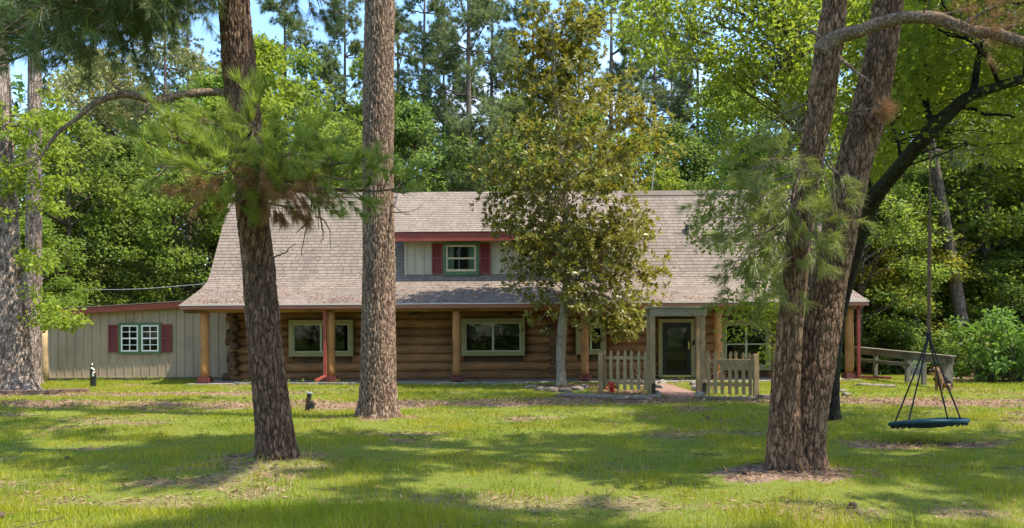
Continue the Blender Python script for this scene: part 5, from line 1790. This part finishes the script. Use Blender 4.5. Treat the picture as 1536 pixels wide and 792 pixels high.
setp(link('crown', npmesh('crown', leaf_clusters(cen, .34, 46, .14, .085, .5), 4, M['leaf_yellow'])), tK)

# ------------------------------------------------------------------ magnolia
mp = G(843, 577); YM = 22.6
mp = P(843, 577, YM); mp[2] = 0
tM = thing('magnolia_tree', 'magnolia with dark and golden leaves and a pale trunk before the porch', 'tree', (mp[0], YM, 0))
rows = [(842, 582, 20), (842, 570, 15), (841, 540, 14), (843, 500, 14), (847, 460, 13), (850, 420, 12), (852, 360, 11), (848, 300, 10), (842, 230, 9), (835, 160, 8), (830, 90, 6), (828, 20, 3)]
ctl = pxc(rows, [YM] * len(rows)); ctl[0][2] = -.08
setp(link('trunk', trunk_mesh('trunk', ctl, 32, .06, .006, 22, M['bark_smooth'], .1, 60)), tM)
prof = [(0, 815, 850), (30, 785, 890), (60, 775, 912), (100, 765, 928), (150, 768, 955), (180, 750, 985), (210, 722, 1003), (235, 712, 1008), (262, 700, 985), (290, 700, 985), (320, 712, 990), (345, 742, 975), (370, 765, 985), (395, 762, 990), (420, 755, 992), (450, 772, 985), (475, 790, 972), (498, 800, 955)]
pa = np.array(prof, float)
def roofz(y):
    return np.interp(y, [YE - .3, YE, 25.5, 26.05, 26.62, 28.34, 30], [2.3, 2.75, 3.35, 3.65, 4.5, 7.2, 6])
cen = []
tries = 0
while len(cen) < 400 and tries < 20000:
    tries += 1
    py = rng.uniform(0, 498)
    xl, xr = np.interp(py, pa[:, 0], pa[:, 1]), np.interp(py, pa[:, 0], pa[:, 2])
    mid, hw = (xl + xr) / 2, (xr - xl) / 2 * .98
    a = rng.uniform(0, 2 * math.pi); rr = math.sqrt(rng.uniform(0.08, 1.0))
    px = mid + hw * rr * math.cos(a); Y = YM + hw / F * YM * rr * math.sin(a) * .85
    p = P(px, py, YM); p = np.array([p[0], Y, p[2]])
    if rng.uniform() > np.clip((hw * 2) / 250, .3, 1): continue
    if Y > 23.4 and p[2] < 3.0: continue
    if Y > 23.4 and p[2] < roofz(Y) + .5: continue
    gap = fbm(np.array([[p[0] * .8, p[1] * .8, p[2] * 1.5]]), 5, 3)[0]
    if gap < .485: continue
    cen.append(p)
k = 0
while k < 85:
    py = rng.uniform(330, 494)
    xl, xr = np.interp(py, pa[:, 0], pa[:, 1]), np.interp(py, pa[:, 0], pa[:, 2])
    px = rng.uniform(xl + 8, xr - 8); Y = YM + rng.uniform(-2.3, .7)
    p = P(px, py, Y)
    if (abs(px - 843) < 18 and py > 440) or (px < 800 and py > 455 and rng.uniform() < .6): continue
    cen.append(p); k += 1
cen = np.array(cen)
lb = Limbs(); tcs = spline(np.array(ctl)[:, :3], 80)
K = 9
rc, rd = [], []
for ci_, c in enumerate(cen):
    b = tcs[np.argmin(np.abs(tcs[:, 2] - max(2.7 + .9 * rng.uniform(), c[2] - .45 * np.hypot(c[0] - tcs[:, 0].mean(), c[1] - YM))))]
    if ci_ % 3 == 0: lb.add(bend(b, c, 9, -.04, .1), .022, .007, 5)
    outd = unit(c - b)
    for k in range(K):
        o = rand_dir(1)[0] * np.array([.42, .42, .26]); rc.append(c + o); rd.append(outd * .6 + o * 1.2 + np.array([0, 0, .35]))
rc, rd = np.array(rc), unit(np.array(rd))
nl = 10
c9 = np.repeat(rc, nl, 0); d9 = np.repeat(rd, nl, 0)
ax = unit(d9 * .75 + rand_dir(len(c9)) * .8)
nr = d9 + rand_dir(len(c9)) * .35 + np.array([0, 0, .3])
s = rng.uniform(.7, 1.15, len(c9))
setp(link('limbs', lb.mesh('limbs', M['bark_smooth'])), tM)
setp(link('crown', npmesh('crown', leaves(c9 + ax * .02, ax, nr, .165 * s, .066 * s, .12), 4, M['leaf_mag'])), tM)

# ================================================================== the woods behind
def make_broadleaf(H, z0, Rm, ncl, per, L, W, mat, seed, label, loc, group):
    """a broad-leaved tree: tapered trunk with limbs, leaf clumps through an uneven crown"""
    t = thing('broadleaf_tree', label, 'tree', loc, 0, group)
    trunkp = spline([[0, 0, -.2], [.1, .05, H * .25], [-.08, .1, H * .5], [.1, 0, H * .85]], 16)
    lb = Limbs(); lb.add(trunkp, .017 * H, .02, 9, .06, .8)
    cen, cr = [], []
    while len(cen) < ncl:
        u = rng.uniform(0, 1); z = z0 + (H - z0) * u
        pr = (math.sin(math.pi * min(1, (u * .9 + .12))) ** .6) * Rm
        a = rng.uniform(0, 2 * math.pi)
        lob = .72 + .55 * vnoise(np.array([[math.cos(a) * 1.6, math.sin(a) * 1.6, z * .35]]), seed)[0]
        rr = pr * lob * math.sqrt(rng.uniform(.15, 1))
        p = np.array([rr * math.cos(a), rr * math.sin(a), z])
        if vnoise(p[None] * .55, seed + 5)[0] < .36: continue
        cen.append(p); cr.append(rng.uniform(.55, 1.0))
    cen = np.array(cen)
    for c in cen[::3]:
        zb = max(z0 * .6, c[2] - .7 * np.hypot(c[0], c[1]))
        b = trunkp[np.argmin(np.abs(trunkp[:, 2] - zb))]
        lb.add(bend(b, c, 7, -.05, .12), .0045 * H, .012, 5)
    link('trunk', lb.mesh('trunk', M['bark_far']), None, t)
    link('crown', npmesh('crown', leaf_clusters(cen, np.array(cr) * Rm / 3.6, per, L, W, .55), 4, M[mat]), None, t)
    return t


def make_pine(H, z0, Rm, nb, label, loc, group, L=.36, w_=.028, n=34, dead=0):
    t = thing('pine_tree', label, 'tree', loc, 0, group)
    trunkp = spline([[0, 0, -.2], [.06, .05, H * .3], [-.06, .05, H * .6], [.05, 0, H]], 24)
    lb = Limbs(); lb.add(trunkp, .27, .03, 10, .05, .8); tl = []
    for k in range(nb):
        u = (k + rng.uniform(0, 1)) / nb; z = z0 + (H - z0) * u
        R_ = Rm * (1 - u ** 1.7) * rng.uniform(.45, 1.05) + .4
        a = rng.uniform(0, 2 * math.pi)
        b = trunkp[np.argmin(np.abs(trunkp[:, 2] - z + .2))]
        bough(lb, tl, b, (R_ * math.cos(a), R_ * math.sin(a), z + rng.uniform(-.6, .9) * R_ / 3), .05, 10, .85, .04, .35, 3, .1)
    for k in range(dead):
        z = rng.uniform(z0 * .35, z0); a = rng.uniform(0, 2 * math.pi); r_ = rng.uniform(.5, 2)
        b = trunkp[np.argmin(np.abs(trunkp[:, 2] - z))]
        lb.add(bend(b, (r_ * math.cos(a), r_ * math.sin(a), z + rng.uniform(-.3, .8)), 7, .1, .25), .03, .006, 5)
    link('trunk', lb.mesh('trunk', M['bark_far']), None, t)
    link('crown', tuft_mesh('crown', tl, n, L, w_, M['needle_far'], .9, .08), None, t)
    return t


def setmat(root, part, mat):
    for ch in root.children:
        if ch.name.split('.')[0] == part:
            ch.material_slots[0].link = 'OBJECT'; ch.material_slots[0].material = M[mat]


GB = 'broad-leaved trees of the woods'; GP = 'tall pines of the woods'
bl = []
# px centre, depth, top row, prototype, leaf colour, label
trees = [
    (105, 33, 175, 0, 'leaf_mid', 'leafy green tree rising right behind the annex roof'),
    (190, 35, 215, 1, 'leaf_dark', 'dark green dense tree above the middle of the annex'),
    (262, 36, 190, 2, 'leaf_mid', 'green tree close left of the sloping roof end'),
    (55, 30, 330, 1, 'leaf_mid', 'lower green tree behind the slimmer left edge trunk'),
    (320, 39, 120, 0, 'leaf_mid', 'green tree behind the roof end and first near trunk'),
    (222, 46, 20, 2, 'leaf_olive', 'tall pale olive tree against the sky above the bare side limb'),
    (140, 48, 80, 0, 'leaf_olive', 'pale olive tree top seen under the dark overhanging needles'),
    (395, 40, 70, 1, 'leaf_yellow', 'yellow green tree standing between the two near trunks'),
    (460, 43, 85, 2, 'leaf_mid', 'mid green tree just left of the straight pale trunk'),
    (520, 38, 190, 0, 'leaf_mid', 'green tree low behind the ridge left of the straight pale trunk'),
    (622, 37, 165, 1, 'leaf_dark', 'dark green tree low behind the ridge right of the straight pale trunk'),
    (560, 46, 90, 2, 'leaf_mid', 'green tree behind the straight pale trunk'),
    (690, 41, 190, 2, 'leaf_dark', 'dark tree behind the ridge left of the magnolia'),
    (775, 44, 150, 0, 'leaf_mid', 'green tree half hidden by the left side of the magnolia'),
    (880, 42, 170, 1, 'leaf_mid', 'green tree hidden behind the middle of the magnolia'),
    (955, 36, 215, 2, 'leaf_yellow', 'bright yellow green young tree above the ridge right of the magnolia'),
    (1010, 38, 190, 0, 'leaf_dark', 'dark green tree above the ridge right of the magnolia'),
    (1090, 40, 120, 1, 'leaf_mid', 'green tree above the right end of the ridge'),
    (1165, 37, 165, 2, 'leaf_dark', 'dark green tree seen left of the forked pine'),
    (1235, 35, 150, 0, 'leaf_mid', 'green tree seen between the forked pine stems'),
    (1300, 31, 255, 1, 'leaf_gold', 'yellowing small tree under the leaning oak trunk'),
    (1360, 36, 120, 2, 'leaf_mid', 'green tree behind the hanging swing rope'),
    (1372, 30, 330, 0, 'leaf_gold', 'yellow leaved small tree low behind the swing rope'),
    (1345, 32, 400, 1, 'leaf_dark', 'low dark green tree above the left half of the rail fence'),
    (1425, 33, 270, 2, 'leaf_dark', 'dark green tree beside the leaning far trunk at the right'),
    (1475, 37, 150, 0, 'leaf_dark', 'tall dark green tree above the bright shrub'),
    (1535, 34, 210, 1, 'leaf_mid', 'green tree at the right edge above the bright shrub'),
    (1500, 30, 380, 2, 'leaf_dark', 'low dark tree close behind the bright shrub'),
    (1590, 32, 180, 0, 'leaf_mid', 'green tree reaching in over the right edge'),
    (-20, 34, 150, 2, 'leaf_mid', 'green tree reaching in over the left edge'),
    (1440, 32, 60, 1, 'leaf_mid', 'tall leafy tree filling the gap under the arching oak limb'),
    (1600, 31, 30, 0, 'leaf_yellow', 'sunlit yellow green tree at the right edge above the shrubs'),
    (1290, 29, 190, 2, 'leaf_mid', 'leafy tree directly behind the leaning oak trunk'),
    (1130, 31, 215, 1, 'leaf_mid', 'leafy tree behind the right roof end beside the forked pine'),
]
H0 = [13.0, 12.0, 14.0]
specs = [(13.0, 1.5, 3.9, 120, 150, .20, .125), (12.0, 1.2, 3.6, 105, 160, .19, .12), (14.0, 2.0, 4.2, 120, 150, .20, .125)]
for i, (px, Y, top, k, mt, lab) in enumerate(trees):
    p = P(px, 560, Y); Ht = P(px, top, Y)[2]
    if len(bl) < 3:
        k = len(bl)
        r = make_broadleaf(*specs[k], mt, 100 + k, lab, (p[0], Y, 0), GB); bl.append(r)
    else:
        r = copy_thing(bl[k], (p[0], Y, 0), rng.uniform(0, 6.28), None, lab, GB)
    s = Ht / H0[k]; sh = max(.62, min(1.35, s ** .75))
    r.scale = (sh, sh, s)
    setmat(r, 'crown', mt)

pines = [
    (707, 40, 0, 1, 'tall pine trunk rising above the dormer window, left of the magnolia', 0),
    (741, 47, 2, 1, 'thinner pine trunk just right of the tall pine above the dormer', 0),
    (803, 44, 1, 1.05, 'pine trunk glimpsed through the left side of the magnolia', 0),
    (872, 52, 0, 1, 'far pine behind the middle of the magnolia', 0),
    (985, 47, 2, .95, 'pine with an open crown right of the magnolia top', 0),
    (1050, 41, 1, .85, 'slim dark pine trunk above the right end of the roof ridge', 0),
    (405, 54, 3, 1, 'thin nearly bare pine against blue sky, right of the first near trunk', 0),
    (492, 46, 0, .78, 'small pine with feathery crown between the two near trunks', 0),
    (640, 43, 2, .95, 'soft gray green pine crown right of the straight pale trunk', 0),
    (250, 38, 3, .8, 'pine trunk among green leaves just left of the roof end', 0),
    (1452, 29, 2, .95, 'leaning far pine trunk right of the swing rope', -.075),
    (1416, 34, 1, .9, 'thin gray far trunk just left of the leaning far trunk', 0),
    (1503, 36, 0, 1, 'dark far pine trunk near the right edge', 0),
    (1180, 50, 2, 1, 'far pine seen over the roof left of the forked pine', 0),
    (300, 56, 0, .9, 'far pine beyond the annex roof against the sky', 0),
    (560, 58, 1, .95, 'far pine crown peeping beside the straight pale trunk', 0),
    (930, 58, 3, .95, 'sparse far pine beside the magnolia top', 0),
    (600, 50, 1, 1.05, 'broad soft pine crown directly right of the straight pale trunk', 0),
    (668, 49, 0, .9, 'gray green pine just left of the tall pine trunk above the dormer', 0),
    (770, 52, 1, 1.0, 'pine crown at the left shoulder of the magnolia', 0),
    (1010, 53, 0, .9, 'pine crown between the magnolia and the slim dark trunk', 0),
    (455, 57, 2, .85, 'feathery far pine left of the straight pale trunk', 0),
    (1338, 31, 3, .9, 'slim far trunk between the leaning oak and the swing rope', 0),
    (1478, 31, 3, .95, 'slim far trunk between the leaning far trunk and the right edge', 0),
    (430, 50, 2, 1.1, 'tall pine midway between the two near trunks', 0),
    (285, 47, 3, 1.0, 'tall pine above the bare side limb left of the first near trunk', 0),
    (920, 46, 1, 1.1, 'tall pine rising behind the right shoulder of the magnolia', 0),
    (350, 50, 1, 1.0, 'tall pine behind the first near trunk', 0),
    (520, 49, 2, 1.0, 'tall pine just left of the straight pale trunk', 0),
    (195, 54, 3, .95, 'far pine rising behind the pale olive tree', 0),
    (1120, 60, 0, .95, 'far pine crown above the right roof end', 0),
]
pspec = [(25, 7.5, 3.6, 62, 10), (22, 7, 3.2, 54, 12), (24, 9, 3.4, 54, 12), (23, 15, 2.4, 14, 20)]
pr = [None] * 4
for i, (px, Y, k, s, lab, lean) in enumerate(pines):
    p = P(px, 560, Y)
    if lean: p = P(px + 3, 560, Y)
    if pr[k] is None:
        H, z0, Rm, nb, dd = pspec[k]
        r = pr[k] = make_pine(H, z0, Rm, nb, lab, (p[0], Y, 0), GP, dead=dd)
    else:
        r = copy_thing(pr[k], (p[0], Y, 0), rng.uniform(0, 6.28), None, lab, GP)
    r.scale = (s, s, s)
    if lean: r.rotation_euler = (0, lean * 2.2, 0)

# three pines of the clearing outside the frame: they shade the lawn
for (X, Y, k, s_) in ((7.6, 2.2, 1, .9), (13.0, 6.6, 2, .95)):
    r = copy_thing(pr[k], (X, Y, 0), rng.uniform(0, 6.28), (s_ * 1.15, s_ * 1.15, s_), 'tall pine standing beside the photographer, outside the photo, shading the front lawn', 'pines outside the photo')

# shrubs at the right and along the annex
def make_shrub(Rm, H, label, loc):
    t = thing('shrub', label, 'shrub', loc, 0, 'shrubs at the edge of the woods')
    lb = Limbs(); cen = []
    for k in range(40):
        a = rng.uniform(0, 6.28); rr = Rm * math.sqrt(rng.uniform(0, 1)) * (.7 + .7 * vnoise(np.array([[math.cos(a) * 2, math.sin(a) * 2, 1.5]]), 3)[0]); z = H * (.1 + rng.uniform(0, 1) ** .8 * (.55 + .8 * vnoise(np.array([[math.cos(a) * 1.5 * rr, math.sin(a) * 1.5 * rr, 4.]]), 8)[0]) * (1 - .4 * (rr / Rm) ** 2))
        c = np.array([rr * math.cos(a), rr * math.sin(a), z]); cen.append(c)
        lb.add(bend((c[0] * .1, c[1] * .1, -.1), c, 7, -.05, .15), .018, .005, 5)
    link('stems', lb.mesh('stems', M['bark_far']), None, t)
    link('foliage', npmesh('foliage', leaf_clusters(np.array(cen), .30, 46, .19, .085, .5), 4, M['leaf_shrub']), None, t)
    return t


p = P(1475, 580, 23.5)
s0 = make_shrub(1.05, 1.9, 'bright leafy shrub right of the dog and rail fence end', (p[0], 23.5, 0))
for (px, Y, s, sz, lab, mt) in ((1530, 22.5, 1.05, 1.15, 'bright leafy shrub cut by the right edge of the photo', 'leaf_shrub'),
                                (1505, 25.5, 1.05, .9, 'shrub between and behind the two bright shrubs at the right', 'leaf_mid'),
                                (1445, 27, .9, .75, 'small darker shrub behind the end of the rail fence', 'leaf_mid'),
                                (1330, 28.5, 1.3, .9, 'dark shrub behind the left part of the rail fence', 'leaf_dark'),
                                (1385, 28, 1.2, .8, 'dark shrub behind the wire panel of the rail fence', 'leaf_dark'),
                                (1585, 24, 1.3, 1.3, 'green shrub reaching in at the right edge', 'leaf_shrub'),
                                (20, 28.5, 1.0, .9, 'green shrub at the left edge behind the broad trunk', 'leaf_mid')):
    p = P(px, 580, Y)
    r = copy_thing(s0, (p[0], Y, 0), rng.uniform(0, 6.28), (s, s, sz), lab)
    setmat(r, 'foliage', mt)

# low undergrowth at the forest edge: nobody could count it
x = np.concatenate([rng.uniform(11.5, 34, 420), rng.uniform(-36, -9, 380), rng.uniform(-12, 14, 120)])
y = np.concatenate([rng.uniform(28.5, 44, 420), rng.uniform(31.5, 46, 380), rng.uniform(35, 46, 120)])
z = rng.uniform(.1, 1, len(x)) ** 1.4 * np.where(x > 0, 2.6, 2.8)
v = leaf_clusters(np.stack([x, y, z], -1), .9, 60, .24, .13, .6)
tag(link('undergrowth', npmesh('undergrowth', v, 4, M['leaf_dark'])), 'low leafy undergrowth of the woods', None, None, 'stuff')
# weeds at the foot of the house and annex
xs_ = np.concatenate([rng.uniform(-16.3, -9.8, 60), rng.uniform(-10.5, 11, 50)])
ys_ = np.concatenate([rng.uniform(26.3, 26.6, 60), rng.uniform(23.72, 23.86, 50)])
v = leaf_clusters(np.stack([xs_, ys_, rng.uniform(.03, .1, len(xs_))], -1), .10, 14, .07, .03, .9)
tag(link('weeds', npmesh('weeds', v, 4, M['leaf_mid'])), 'small weeds at the foot of the walls', None, None, 'stuff')


# far woods all round, one mass
def mass(x0, x1, y0, y1, zmax, n, rough=1.0):
    x = rng.uniform(x0, x1, n); y = rng.uniform(y0, y1, n)
    t = zmax * (.55 + .6 * fbm2(x * .11, y * .11, 61, 3))
    z = t * rng.uniform(0.02, 1, n)
    return np.stack([x, y, z], -1)


cen = np.concatenate([mass(-60, 62, 60, 82, 19, 1500), mass(-52, -27, 22, 62, 17, 750), mass(27, 54, 22, 62, 17, 750), mass(-60, 60, -42, -24, 18, 900)])
v = leaf_clusters(cen, 1.9, 62, .55, .34, .6)
lbm = leafmat('far_woods_leaves', [(0.03, 0.07, 0.014), (0.055, 0.105, 0.02), (0.08, 0.135, 0.026), (0.10, 0.13, 0.04)], .38, (.16, .27, .04))
tag(link('woodland', npmesh('woodland', v, 4, lbm)), 'far woods around the clearing', None, None, 'stuff')
